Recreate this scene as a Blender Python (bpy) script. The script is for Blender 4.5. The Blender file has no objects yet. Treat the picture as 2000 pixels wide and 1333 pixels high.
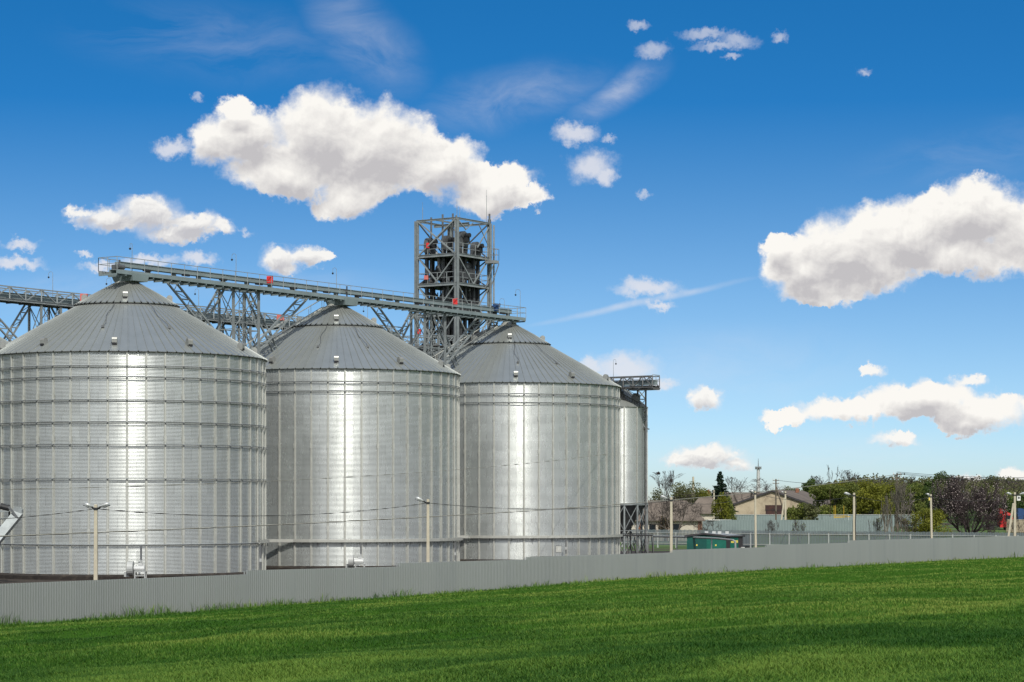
import bpy, math, random
import numpy as np
from mathutils import Vector, Matrix
R = math.radians
sc = bpy.context.scene
C = sc.collection
F = 4500.0; HZ = 980.0; CZ = 5.4            # focal length in photo pixels, horizon row, eye height


def at(px, py, Y):
    return Vector(((px - 1000) / F * Y, Y, CZ + (HZ - py) / F * Y))


def gx(px, Y, z=0.0):
    return Vector(((px - 1000) / F * Y, Y, z))


# ------------------------------------------------------------------ mesh builder
class MB:
    def __init__(s):
        s.v = []; s.f = []

    def add(s, vs, fs):
        b = len(s.v)
        s.v.extend([tuple(p) for p in vs])
        s.f.extend([tuple(i + b for i in f) for f in fs])
        return s

    def frame(s, p, q, up=Vector((0, 0, 1))):
        d = (q - p).normalized()
        a = d.cross(up)
        if a.length < 1e-4:
            a = d.cross(Vector((0, 1, 0)))
        a.normalize()
        return d, a, a.cross(d).normalized()

    def beam(s, p, q, w, h=None, up=Vector((0, 0, 1))):
        h = h or w
        p = Vector(p); q = Vector(q)
        d, a, b = s.frame(p, q, up)
        vs = []
        for c in (p, q):
            for sx, sy in ((-1, -1), (1, -1), (1, 1), (-1, 1)):
                vs.append(c + a * (sx * w / 2) + b * (sy * h / 2))
        return s.add(vs, [(0, 1, 2, 3), (7, 6, 5, 4), (0, 4, 5, 1), (1, 5, 6, 2), (2, 6, 7, 3), (3, 7, 4, 0)])

    def ibeam(s, p, q, w, h, up=Vector((0, 0, 1)), t=.03):
        p = Vector(p); q = Vector(q)
        d, a, b = s.frame(p, q, up)
        s.beam(p + b * (h / 2 - t / 2), q + b * (h / 2 - t / 2), w, t, up)
        s.beam(p - b * (h / 2 - t / 2), q - b * (h / 2 - t / 2), w, t, up)
        s.beam(p, q, t, h - 2 * t, up)
        return s

    def tube(s, pts, rad, n=6, cap=True):
        pts = [Vector(p) for p in pts]
        if not isinstance(rad, (list, tuple)):
            rad = [rad] * len(pts)
        vs = []; fs = []
        ref = None
        for i, p in enumerate(pts):
            d = (pts[min(i + 1, len(pts) - 1)] - pts[max(i - 1, 0)]).normalized()
            if ref is None:
                ref = d.cross(Vector((0, 0, 1)))
                if ref.length < 1e-3:
                    ref = Vector((1, 0, 0))
            a = (ref - d * ref.dot(d)).normalized(); ref = a
            b = d.cross(a)
            for k in range(n):
                t = 2 * math.pi * k / n
                vs.append(p + (a * math.cos(t) + b * math.sin(t)) * rad[i])
        for i in range(len(pts) - 1):
            for k in range(n):
                k2 = (k + 1) % n
                fs.append((i * n + k, i * n + k2, (i + 1) * n + k2, (i + 1) * n + k))
        if cap:
            fs.append(tuple(range(n))[::-1]); fs.append(tuple((len(pts) - 1) * n + k for k in range(n)))
        return s.add(vs, fs)

    def box(s, c, size, ax=Vector((1, 0, 0)), bev=0.0):
        c = Vector(c); ax = Vector(ax).normalized()
        ay = Vector((0, 0, 1)).cross(ax).normalized(); az = ax.cross(ay)
        x, y, z = [k / 2 for k in size]
        vs = [c + ax * (i * x) + ay * (j * y) + az * (k * z) for k in (-1, 1) for i, j in ((-1, -1), (1, -1), (1, 1), (-1, 1))]
        return s.add(vs, [(3, 2, 1, 0), (4, 5, 6, 7), (0, 1, 5, 4), (1, 2, 6, 5), (2, 3, 7, 6), (3, 0, 4, 7)])

    def lathe(s, prof, n, c=(0, 0, 0), a0=0, a1=360, closed=True):
        c = Vector(c)
        vs = []; fs = []
        m = len(prof)
        cnt = n if closed else n + 1
        for k in range(cnt):
            t = R(a0 + (a1 - a0) * k / n)
            for r, z in prof:
                vs.append(c + Vector((math.sin(t) * r, -math.cos(t) * r, z)))
        for k in range(n):
            k2 = (k + 1) % cnt
            for i in range(m - 1):
                fs.append((k * m + i, k2 * m + i, k2 * m + i + 1, k * m + i + 1))
        return s.add(vs, fs)

    def prism(s, outline, z0, z1, c=(0, 0, 0), ax=Vector((1, 0, 0)), ay=Vector((0, 1, 0)), az=Vector((0, 0, 1))):
        c = Vector(c); n = len(outline)
        vs = [c + ax * x + ay * y + az * z for z in (z0, z1) for x, y in outline]
        fs = [tuple(range(n))[::-1], tuple(range(n, 2 * n))] + [(i, (i + 1) % n, n + (i + 1) % n, n + i) for i in range(n)]
        return s.add(vs, fs)

    def mesh(s, name, m, smooth=False, off=None):
        me = bpy.data.meshes.new(name)
        vs = s.v
        if off is not None and off.length > 0:
            vs = [(x - off.x, y - off.y, z - off.z) for x, y, z in vs]
        me.from_pydata(vs, [], s.f)
        me.materials.append(m)
        if smooth:
            me.polygons.foreach_set('use_smooth', [True] * len(me.polygons))
        me.update()
        return me


def tag(o, label=None, cat=None, group=None, kind=None):
    if label: o['label'] = label
    if cat: o['category'] = cat
    if group: o['group'] = group
    if kind: o['kind'] = kind
    return o


def thing(name, label, cat, loc=(0, 0, 0), rz=0, group=None):
    o = bpy.data.objects.new(name, None)
    C.objects.link(o)
    o.location = loc; o.rotation_euler = (0, 0, rz)
    o.empty_display_size = .3
    return tag(o, label, cat, group)


def part(name, mb, m, parent, smooth=False, world=False, label=None):
    off = parent_off(parent) if world else None
    o = bpy.data.objects.new(name, mb.mesh(name, m, smooth, off))
    C.objects.link(o); o.parent = parent
    if label: o['label'] = label
    return o


def parent_off(p):
    v = Vector((0, 0, 0))
    while p is not None:
        v = v + Vector(p.location); p = p.parent
    return v


def solo(name, mb, m, label=None, cat=None, group=None, kind=None, smooth=False, loc=None):
    loc = Vector(loc) if loc is not None else Vector((0, 0, 0))
    o = bpy.data.objects.new(name, mb.mesh(name, m, smooth, loc))
    o.location = loc
    C.objects.link(o)
    return tag(o, label, cat, group, kind)


def copy_tree(o, parent=None):
    c = o.copy(); C.objects.link(c)
    if parent is not None: c.parent = parent
    for ch in list(o.children): copy_tree(ch, c)
    return c


# ------------------------------------------------------------------ materials
def new_mat(name):
    m = bpy.data.materials.new(name); m.use_nodes = True
    nt = m.node_tree
    b = nt.nodes['Principled BSDF']
    return m, nt, b


def mat(name, col, rough=.6, metal=0.0, var=.25, scale=2.0, bump=0.0, bscale=20, dark=None, dscale=.6, stretch=(1, 1, 1), spec=None):
    """base colour with fine mottling and optional stain colour"""
    m, nt, b = new_mat(name)
    N = nt.nodes; L = nt.links
    tc = N.new('ShaderNodeTexCoord'); mp = N.new('ShaderNodeMapping'); mp.inputs['Scale'].default_value = stretch
    L.new(tc.outputs['Object'], mp.inputs['Vector'])
    nz = N.new('ShaderNodeTexNoise'); nz.inputs['Scale'].default_value = scale; nz.inputs['Detail'].default_value = 6
    nz.inputs['Roughness'].default_value = .65
    L.new(mp.outputs['Vector'], nz.inputs['Vector'])
    rp = N.new('ShaderNodeValToRGB')
    lo = [max(0, c * (1 - var)) for c in col]; hi = [min(1, c * (1 + var)) for c in col]
    rp.color_ramp.elements[0].position = .3; rp.color_ramp.elements[1].position = .7
    rp.color_ramp.elements[0].color = (*lo, 1); rp.color_ramp.elements[1].color = (*hi, 1)
    L.new(nz.outputs['Fac'], rp.inputs['Fac'])
    out = rp.outputs['Color']
    if dark is not None:
        n2 = N.new('ShaderNodeTexNoise'); n2.inputs['Scale'].default_value = dscale; n2.inputs['Detail'].default_value = 8
        n2.inputs['Roughness'].default_value = .7
        L.new(mp.outputs['Vector'], n2.inputs['Vector'])
        r2 = N.new('ShaderNodeMapRange'); r2.inputs['From Min'].default_value = .5; r2.inputs['From Max'].default_value = .68
        L.new(n2.outputs['Fac'], r2.inputs['Value'])
        mx = N.new('ShaderNodeMix'); mx.data_type = 'RGBA'
        L.new(r2.outputs['Result'], mx.inputs['Factor']); L.new(out, mx.inputs['A']); mx.inputs['B'].default_value = (*dark, 1)
        out = mx.outputs['Result']
    L.new(out, b.inputs['Base Color'])
    b.inputs['Roughness'].default_value = rough; b.inputs['Metallic'].default_value = metal
    if spec is not None: b.inputs['Specular IOR Level'].default_value = spec
    if bump:
        n3 = N.new('ShaderNodeTexNoise'); n3.inputs['Scale'].default_value = bscale; n3.inputs['Detail'].default_value = 4
        L.new(tc.outputs['Object'], n3.inputs['Vector'])
        bp = N.new('ShaderNodeBump'); bp.inputs['Strength'].default_value = bump; bp.inputs['Distance'].default_value = .03
        L.new(n3.outputs['Fac'], bp.inputs['Height']); L.new(bp.outputs['Normal'], b.inputs['Normal'])
    return m


def wall_mat():
    """galvanised sheets: every sheet its own tone, dark overlaps, faint spangle"""
    m, nt, b = new_mat('galvanised_wall')
    N = nt.nodes; L = nt.links
    uv = N.new('ShaderNodeUVMap')
    br = N.new('ShaderNodeTexBrick')
    br.offset = .5; br.offset_frequency = 2; br.squash = 1
    for k, v in (('Scale', 1), ('Mortar Size', .012), ('Mortar Smooth', .3), ('Bias', 0), ('Brick Width', 1), ('Row Height', 1)):
        br.inputs[k].default_value = v
    br.inputs['Color1'].default_value = (.0, .0, .0, 1); br.inputs['Color2'].default_value = (1, 1, 1, 1)
    br.inputs['Mortar'].default_value = (.5, .5, .5, 1)
    L.new(uv.outputs['UV'], br.inputs['Vector'])
    sheet = N.new('ShaderNodeMapRange'); sheet.inputs['To Min'].default_value = .93; sheet.inputs['To Max'].default_value = 1.06
    L.new(br.outputs['Color'], sheet.inputs['Value'])
    tc = N.new('ShaderNodeTexCoord')
    mp = N.new('ShaderNodeMapping'); mp.inputs['Scale'].default_value = (1, 1, .35)
    L.new(tc.outputs['Object'], mp.inputs['Vector'])
    nz = N.new('ShaderNodeTexNoise'); nz.inputs['Scale'].default_value = 1.1; nz.inputs['Detail'].default_value = 8; nz.inputs['Roughness'].default_value = .7
    L.new(mp.outputs['Vector'], nz.inputs['Vector'])
    sp = N.new('ShaderNodeMapRange'); sp.inputs['From Min'].default_value = .3; sp.inputs['From Max'].default_value = .7
    sp.inputs['To Min'].default_value = .95; sp.inputs['To Max'].default_value = 1.05
    L.new(nz.outputs['Fac'], sp.inputs['Value'])
    mu = N.new('ShaderNodeMath'); mu.operation = 'MULTIPLY'
    L.new(sheet.outputs['Result'], mu.inputs[0]); L.new(sp.outputs['Result'], mu.inputs[1])
    seam = N.new('ShaderNodeMapRange'); seam.inputs['To Min'].default_value = 1; seam.inputs['To Max'].default_value = .82
    L.new(br.outputs['Fac'], seam.inputs['Value'])
    mu2 = N.new('ShaderNodeMath'); mu2.operation = 'MULTIPLY'
    L.new(mu.outputs[0], mu2.inputs[0]); L.new(seam.outputs['Result'], mu2.inputs[1])
    vm = N.new('ShaderNodeVectorMath'); vm.operation = 'SCALE'
    vm.inputs[0].default_value = WALLCOL
    L.new(mu2.outputs[0], vm.inputs['Scale'])
    L.new(vm.outputs['Vector'], b.inputs['Base Color'])
    rr = N.new('ShaderNodeMapRange'); rr.inputs['From Min'].default_value = .3; rr.inputs['From Max'].default_value = .7
    rr.inputs['To Min'].default_value = .245; rr.inputs['To Max'].default_value = .295
    L.new(nz.outputs['Fac'], rr.inputs['Value'])
    L.new(rr.outputs['Result'], b.inputs['Roughness'])
    b.inputs['Metallic'].default_value = .68
    return m


WALLCOL = (.595, .628, .62)
M = {}
M['wall'] = wall_mat()
M['stiff'] = mat('galvanised_stiffener', (.58, .59, .55), .42, .5, .10, 3)
M['ring'] = mat('galvanised_ring', (.25, .27, .28), .45, .4, .15, 3)
M['roof'] = mat('galvanised_roof', (.36, .385, .37), .36, .55, .05, .8, dark=(.335, .36, .345), dscale=.9)
M['vent'] = mat('vent_metal', (.36, .37, .355), .38, .5, .12, 4)
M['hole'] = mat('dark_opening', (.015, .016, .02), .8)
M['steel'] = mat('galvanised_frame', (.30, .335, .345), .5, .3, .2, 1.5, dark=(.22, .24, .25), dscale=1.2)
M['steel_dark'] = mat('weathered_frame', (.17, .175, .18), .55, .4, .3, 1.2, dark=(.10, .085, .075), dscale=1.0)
M['steel_blue'] = mat('blue_grey_conveyor', (.23, .29, .305), .5, .15, .15, 1.0)
M['duct'] = mat('dark_duct', (.075, .08, .088), .5, .3, .35, 1.0)
M['duct_grey'] = mat('grey_duct', (.16, .17, .18), .45, .5, .25, 1.0)
M['red'] = mat('red_paint', (.62, .02, .02), .4, 0, .12, 3)
M['red_faded'] = mat('faded_red_paint', (.55, .14, .12), .5, 0, .2, 3)
M['fence'] = mat('grey_sheet_fence', (.37, .39, .395), .34, .5, .06, .25, dark=(.315, .335, .35), dscale=.5, stretch=(1, 1, .05))
M['fence_blue'] = mat('blue_grey_sheet', (.24, .30, .305), .55, .2, .08, .3, dark=(.20, .25, .26), dscale=.3)
M['picket'] = mat('picket_metal', (.20, .235, .26), .5, .2, .1, .5)
M['post_white'] = mat('pale_post', (.52, .54, .54), .5, .2, .1, 1)
M['concrete'] = mat('pale_concrete', (.50, .46, .36), .85, 0, .12, 2, bump=.3, dark=(.40, .36, .29), dscale=1.5)
M['lamp'] = mat('lamp_shell', (.62, .64, .64), .35, .3, .08, 3)
M['black'] = mat('black_metal', (.02, .022, .025), .6, 0, .3, 2)
M['wire'] = mat('cable', (.06, .06, .06), .6)
M['wire_pale'] = mat('pale_cable', (.28, .28, .24), .6)
M['found'] = mat('dark_plinth', (.022, .018, .016), .95, 0, .5, 1.2, bump=.6, bscale=6, dark=(.06, .05, .04), dscale=2)
M['green'] = mat('green_paint', (.008, .13, .095), .4, 0, .15, 1.2)
M['green_dark'] = mat('dark_green_paint', (.006, .085, .07), .4, 0, .15, 1.2)
M['dark_trim'] = mat('charcoal_trim', (.035, .033, .038), .6, 0, .2, 2)
M['roof_grey'] = mat('grey_flat_roof', (.30, .32, .33), .6, .2, .15, 2)
M['yellow'] = mat('yellow_paint', (.62, .40, .03), .5, 0, .1, 3)
M['sign'] = mat('yellow_sign', (.75, .62, .12), .5, 0, .05, 3)
M['fan_grey'] = mat('fan_grey', (.42, .44, .44), .5, .1, .1, 2)
M['white'] = mat('white_paint', (.72, .73, .72), .45, 0, .06, 2)
M['plaster'] = mat('stained_plaster', (.42, .36, .26), .9, 0, .14, .8, bump=.4, dark=(.27, .22, .16), dscale=.5)
M['limewash'] = mat('flaking_limewash', (.55, .51, .43), .9, 0, .2, 1.2, dark=(.22, .13, .09), dscale=.6)
M['brick'] = mat('red_brick', (.22, .10, .06), .9, 0, .25, 3)
M['asbestos'] = mat('weathered_slate_roof', (.15, .125, .105), .9, 0, .25, .6, dark=(.085, .07, .06), dscale=.4)
M['rust'] = mat('rusty_door', (.045, .022, .02), .8, 0, .4, 1.0, dark=(.09, .035, .025), dscale=.8)
M['wood'] = mat('grey_wood', (.15, .125, .10), .9, 0, .3, 2)
M['blue'] = mat('blue_paint', (.02, .06, .17), .35, 0, .1, 2)
M['glass'] = mat('dark_glass', (.015, .02, .025), .08, 0, .1, 2)
M['tyre'] = mat('tyre_rubber', (.012, .012, .013), .85)
M['bark'] = mat('grey_bark', (.095, .08, .07), .95, 0, .3, 3)
M['bark_dark'] = mat('dark_bark', (.045, .034, .034), .95, 0, .3, 3)
M['bark_pale'] = mat('pale_bark', (.20, .18, .15), .95, 0, .3, 3)


def leaf_mat(name, col, col2, trans=.35):
    m, nt, b = new_mat(name)
    N = nt.nodes; L = nt.links
    a = N.new('ShaderNodeAttribute'); a.attribute_name = 'tone'
    rp = N.new('ShaderNodeValToRGB')
    rp.color_ramp.elements[0].color = (*col, 1); rp.color_ramp.elements[1].color = (*col2, 1)
    L.new(a.outputs['Fac'], rp.inputs['Fac']); L.new(rp.outputs['Color'], b.inputs['Base Color'])
    b.inputs['Roughness'].default_value = .6
    b.inputs['Specular IOR Level'].default_value = .25
    tr = N.new('ShaderNodeBsdfTranslucent'); L.new(rp.outputs['Color'], tr.inputs['Color'])
    mx = N.new('ShaderNodeMixShader'); mx.inputs[0].default_value = trans
    L.new(b.outputs[0], mx.inputs[1]); L.new(tr.outputs[0], mx.inputs[2])
    L.new(mx.outputs[0], N['Material Output'].inputs['Surface'])
    return m


M['leaf_green'] = leaf_mat('spring_leaves', (.10, .135, .030), (.245, .28, .07), .45)
M['wood_leaf'] = leaf_mat('budding_wood', (.10, .085, .075), (.17, .19, .065))
M['leaf_dark'] = leaf_mat('dark_leaves', (.045, .08, .022), (.12, .18, .045), .4)
M['leaf_olive'] = leaf_mat('olive_leaves', (.115, .135, .02), (.30, .31, .045), .45)
M['leaf_grey'] = leaf_mat('grey_green_leaves', (.085, .095, .045), (.20, .215, .09), .45)
M['needle'] = leaf_mat('conifer_needles', (.008, .022, .014), (.025, .05, .03), .1)
M['blossom'] = leaf_mat('pale_blossom', (.28, .22, .22), (.50, .44, .42), .3)
M['twig'] = leaf_mat('fine_twigs', (.04, .032, .03), (.10, .085, .08), .0)
M['twig_pale'] = leaf_mat('grey_twigs', (.10, .09, .075), (.22, .20, .165), .0)
M['twig_red'] = leaf_mat('purple_brown_twigs', (.035, .026, .030), (.10, .075, .08), .0)
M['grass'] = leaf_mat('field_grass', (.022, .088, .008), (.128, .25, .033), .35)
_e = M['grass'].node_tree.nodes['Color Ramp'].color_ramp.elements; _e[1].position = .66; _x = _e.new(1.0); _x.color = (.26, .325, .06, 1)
M['weeds'] = leaf_mat('dry_weeds', (.10, .07, .035), (.24, .18, .09), .2)


def np_mesh(name, V, Q, m, tone=None, tri=False):
    """V (n,3), Q (k,3 or 4) numpy, tone per vertex"""
    me = bpy.data.meshes.new(name)
    k = Q.shape[1]
    me.vertices.add(len(V)); me.vertices.foreach_set('co', V.astype(np.float32).ravel())
    me.loops.add(Q.size); me.loops.foreach_set('vertex_index', Q.astype(np.int32).ravel())
    me.polygons.add(len(Q)); me.polygons.foreach_set('loop_start', np.arange(0, Q.size, k, dtype=np.int32))
    me.update(calc_edges=True)
    me.validate()
    if tone is not None:
        at_ = me.attributes.new('tone', 'FLOAT', 'POINT'); at_.data.foreach_set('value', tone.astype(np.float32))
    me.materials.append(m)
    return me


def leaf_mesh(name, P, size, m, rng, tone=None, aspect=1.0, up=None):
    """one small quad for every point of P"""
    n = len(P)
    a = rng.normal(size=(n, 3)); a /= np.linalg.norm(a, axis=1)[:, None]
    if up is not None:
        a = a * (1 - up) + np.array([0, 0, 1.0]) * up; a /= np.linalg.norm(a, axis=1)[:, None]
    b = rng.normal(size=(n, 3)); b -= a * (a * b).sum(1)[:, None]; b /= np.linalg.norm(b, axis=1)[:, None]
    s = (size * rng.uniform(.6, 1.4, n))[:, None]
    V = np.stack([P - a * s - b * s * aspect * .2, P + b * s * aspect, P + a * s, P - b * s * aspect], 1).reshape(-1, 3)
    Q = np.arange(4 * n).reshape(n, 4)
    t = rng.uniform(0, 1, n) if tone is None else np.clip(tone, 0, 1)
    return np_mesh(name, V, Q, m, np.repeat(t, 4))


def npart(name, me, parent):
    o = bpy.data.objects.new(name, me); C.objects.link(o); o.parent = parent
    return o
SKY_K = 2.8; SKY_C = .03; SKY_SAT = 1.38; SKY_STR = .148; SKY_HUE = .494; SKY_VAL = 1.14; DENOISE = True
CLOUD_LO = (.55, .535, .55); CLOUD_HI = (.97, .945, .90); EXPO = 0.0
NBLADES = 980000
# ------------------------------------------------------------------ camera, sun, sky
cam = bpy.data.cameras.new('camera'); co = bpy.data.objects.new('camera', cam); C.objects.link(co)
co.location = (0, 0, CZ); co.rotation_euler = (R(90), 0, 0)
cam.sensor_width = 36; cam.lens = F / 2000 * 36
cam.shift_y = (HZ - 666.5) / 2000
cam.clip_start = .5; cam.clip_end = 20000
sc.camera = co
SUN_AZ, SUN_EL = 15, 47                     # degrees to the right of straight behind the camera
sdir = Vector((math.sin(R(SUN_AZ)) * math.cos(R(SUN_EL)), -math.cos(R(SUN_AZ)) * math.cos(R(SUN_EL)), math.sin(R(SUN_EL))))
sl = bpy.data.lights.new('sun', 'SUN'); so = bpy.data.objects.new('sun', sl); C.objects.link(so)
sl.energy = 3.6; sl.angle = R(.5); sl.color = (1, .95, .86)
so.rotation_euler = (-sdir).to_track_quat('-Z', 'Y').to_euler()
so.location = (30, -60, 80)

w = bpy.data.worlds.new('World'); sc.world = w; w.use_nodes = True
nt = w.node_tree; N = nt.nodes; L = nt.links
N.clear()


def setin(sock, v):
    if v is None: return
    if hasattr(v, 'is_output'): L.new(v, sock)
    else: sock.default_value = v


def mth(op, a, b=None, c=None, clamp=False):
    n = N.new('ShaderNodeMath'); n.operation = op; n.use_clamp = clamp
    for i, v in enumerate((a, b, c)): setin(n.inputs[i], v)
    return n.outputs[0]


def vmt(op, a, b=None, c=None, scale=None):
    n = N.new('ShaderNodeVectorMath'); n.operation = op
    for i, v in enumerate((a, b, c)): setin(n.inputs[i], v)
    if scale is not None: setin(n.inputs['Scale'], scale)
    return n.outputs['Value'] if op in ('LENGTH', 'DOT_PRODUCT') else n.outputs['Vector']


def mrange(v, a, b, c=0.0, d=1.0, smooth=False):
    n = N.new('ShaderNodeMapRange'); n.clamp = True
    if smooth: n.interpolation_type = 'SMOOTHSTEP'
    for k, x in (('Value', v), ('From Min', a), ('From Max', b), ('To Min', c), ('To Max', d)): setin(n.inputs[k], x)
    return n.outputs['Result']


def mixc(f, a, b):
    n = N.new('ShaderNodeMix'); n.data_type = 'RGBA'
    setin(n.inputs['Factor'], f); setin(n.inputs['A'], a); setin(n.inputs['B'], b)
    return n.outputs['Result']


def noise(v, scale, detail, rough=.6, col=False, dist=0.0):
    n = N.new('ShaderNodeTexNoise'); n.noise_dimensions = '3D'
    n.inputs['Scale'].default_value = scale; n.inputs['Detail'].default_value = detail; n.inputs['Roughness'].default_value = rough
    n.inputs['Distortion'].default_value = dist
    L.new(v, n.inputs['Vector'])
    return n.outputs['Color' if col else 'Fac']


tc = N.new('ShaderNodeTexCoord')
sx = N.new('ShaderNodeSeparateXYZ'); L.new(tc.outputs['Generated'], sx.inputs[0])
X, Y, Z = sx.outputs
zr = mth('MULTIPLY_ADD', mth('MAXIMUM', Z, 0.0), SKY_K, SKY_C)
cb = N.new('ShaderNodeCombineXYZ'); L.new(X, cb.inputs[0]); L.new(Y, cb.inputs[1]); L.new(zr, cb.inputs[2])
sky = N.new('ShaderNodeTexSky'); sky.sky_type = 'NISHITA'; sky.sun_disc = False
sky.sun_elevation = R(SUN_EL); sky.sun_rotation = R(180 - SUN_AZ)
sky.air_density = 1.0; sky.dust_density = 1.6; sky.ozone_density = 4.0; sky.altitude = 200
L.new(vmt('NORMALIZE', cb.outputs[0]), sky.inputs[0])
hs = N.new('ShaderNodeHueSaturation'); L.new(mrange(Z, .02, .17, SKY_HUE - .010, SKY_HUE + .003), hs.inputs['Hue']); L.new(mrange(Z, 0.0, .17, SKY_SAT * .64, SKY_SAT), hs.inputs['Saturation']); L.new(mrange(Z, .01, .09, 1.0, SKY_VAL), hs.inputs['Value'])
L.new(sky.outputs[0], hs.inputs['Color'])
bg = N.new('ShaderNodeBackground'); bg.inputs['Strength'].default_value = SKY_STR
L.new(hs.outputs[0], bg.inputs['Color'])

# clouds by direction: u to the right, v up, one unit = 100 photo pixels
Yc = mth('MAXIMUM', Y, .05)
k = F / 100
u = mth('DIVIDE', mth('MULTIPLY', X, k), Yc)
v = mth('DIVIDE', mth('MULTIPLY', Z, k), Yc)
cu = N.new('ShaderNodeCombineXYZ'); L.new(u, cu.inputs[0]); L.new(v, cu.inputs[1])
P0 = cu.outputs[0]


def uv(px, py): return ((px - 1000) / 100, (HZ - py) / 100)


BIG = [(470, 262, 100, 62), (630, 262, 120, 95), (735, 285, 138, 98), (850, 318, 105, 62), (955, 358, 88, 40), (1030, 388, 45, 24), (690, 372, 70, 42),
       (560, 335, 130, 48), (400, 270, 45, 55), (455, 205, 34, 30), (640, 392, 40, 26), (940, 385, 70, 28),
       (1570, 535, 90, 52), (1650, 500, 130, 85), (1770, 455, 125, 70), (1890, 425, 115, 72), (2040, 460, 130, 75), (1600, 575, 90, 32),
       (1870, 500, 190, 40), (1520, 490, 36, 40),
       (1660, 806, 120, 30), (1800, 785, 125, 44), (1925, 805, 110, 38), (1545, 818, 60, 18), (1890, 832, 70, 22), (2060, 790, 90, 26)]
SMALL = [(205, 425, 70, 28), (285, 422, 82, 42), (375, 440, 72, 28), (335, 458, 70, 18), (430, 448, 28, 16), (160, 410, 36, 12),
         (545, 508, 42, 30), (600, 503, 40, 22), (632, 498, 22, 14), (560, 528, 30, 14),
         (1375, 780, 38, 22), (1380, 892, 84, 27), (1330, 902, 40, 18), (1440, 905, 34, 14),
         (1750, 860, 52, 16), (1890, 740, 42, 14),
         (1980, 932, 34, 18), (1705, 722, 24, 12), (1895, 938, 40, 9), (2060, 925, 60, 20)]
THIN = [(335, 290, 34, 20), (1155, 325, 46, 34), (1180, 345, 26, 20), (1127, 260, 46, 20), (1220, 718, 70, 36), (1290, 748, 34, 16), (1150, 720, 40, 18), (1265, 562, 64, 18), (1295, 596, 28, 9), (40, 478, 36, 12), (30, 515, 52, 13),
        (200, 516, 42, 10), (290, 508, 62, 13), (385, 506, 36, 15), (165, 495, 14, 7)]
WISP = [(1245, 47, 20, 8), (1275, 95, 30, 14), (1440, 82, 34, 14), (1380, 68, 42, 10),
        (1690, 140, 16, 7), (1400, 90, 40, 8), (1260, 380, 14, 6), (1520, 70, 12, 8), (1430, 112, 16, 5), (385, 190, 10, 8), (480, 455, 10, 5), (1190, 275, 14, 6)]


def field(p, lst, sm):
    cur = None
    for cx, cy, rx, ry in lst:
        a, b_ = uv(cx, cy)
        ix, iy = 100 / rx, 100 / ry
        q = vmt('MULTIPLY_ADD', p, (ix, iy, 0), (-a * ix, -b_ * iy, 0))
        d = vmt('LENGTH', q)
        cur = d if cur is None else mth('SMOOTH_MIN', cur, d, sm)
    return mth('SUBTRACT', 1.0, cur)


def warped(p, s1, a1, s2, a2, off=(0, 0, 0)):
    q = vmt('ADD', p, off)
    n1 = vmt('SUBTRACT', noise(q, s1, 2, .5, True), (.5, .5, .5))
    n2 = vmt('SUBTRACT', noise(q, s2, 8, .66, True), (.5, .5, .5))
    q = vmt('MULTIPLY_ADD', n1, (a1, a1, 0), q)
    return vmt('MULTIPLY_ADD', n2, (a2, a2, 0), q)


def cloud(lst, s1, a1, s2, a2, sm, soft, big, rim):
    """density with crisp and wispy edges; brightness from the thickness towards the light"""
    pa = warped(P0, s1, a1, s2, a2); fa = field(pa, lst, sm)
    n1 = vmt('SUBTRACT', noise(P0, s1, 3, .55, True), (.5, .5, .5))
    ps = vmt('MULTIPLY_ADD', n1, (a1 * 1.3, a1 * 1.3, 0), P0)
    f1 = field(ps, lst, sm * 1.6)
    f2 = field(vmt('ADD', ps, (-.12 * big, .42 * big, 0)), lst, sm * 1.6)
    puff = noise(vmt('MULTIPLY_ADD', n1, (.6, .6, 0), P0), 2.1 / big, 7, .58)
    puff2 = noise(vmt('ADD', vmt('MULTIPLY_ADD', n1, (.6, .6, 0), P0), (-.06 * big, .10 * big, 0)), 2.1 / big, 7, .58)
    lit = mth('MULTIPLY_ADD', mth('SUBTRACT', f1, f2), 1.0, .58)
    lit = mth('SUBTRACT', lit, mrange(f1, .15, .9, 0, .40))
    lit = mth('MULTIPLY_ADD', mth('SUBTRACT', puff, puff2), .95, lit)
    lit = mth('MULTIPLY_ADD', mth('SUBTRACT', puff, .5), .22, lit)
    lit = mth('ADD', lit, mrange(fa, 0.0, .42, rim, 0.0))
    sv = mrange(noise(P0, .9 / big, 3), .38, .62, soft * .45, soft * 2.6)
    q = mth('DIVIDE', mth('ADD', fa, mth('MULTIPLY', sv, .3)), sv)
    al = mrange(q, 0, 1.25, 0, 1, True)
    return al, lit


def shade(lit, c0, c1):
    return mixc(mrange(lit, .12, .90), (*c0, 1), (*c1, 1))


ab, lb = cloud(BIG, .55, .8, 2.3, .72, .22, .20, 1.0, .30)
as_, ls = cloud(SMALL, 1.3, .34, 4.2, .42, .2, .34, .45, .28)
pt = warped(P0, 1.2, .35, 3.6, .55)
ft = field(pt, THIN, .2)
at_ = mth('MULTIPLY', mrange(ft, -.3, .7, 0, 1, True), .8)
pw_ = warped(P0, 1.6, .3, 5.5, .42)
fw = field(pw_, WISP, .2)
at_ = mth('MAXIMUM', at_, mth('MULTIPLY', mrange(fw, -.55, .8, 0, 1, True), .5))
# high thin veils and the old vapour trail


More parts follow.
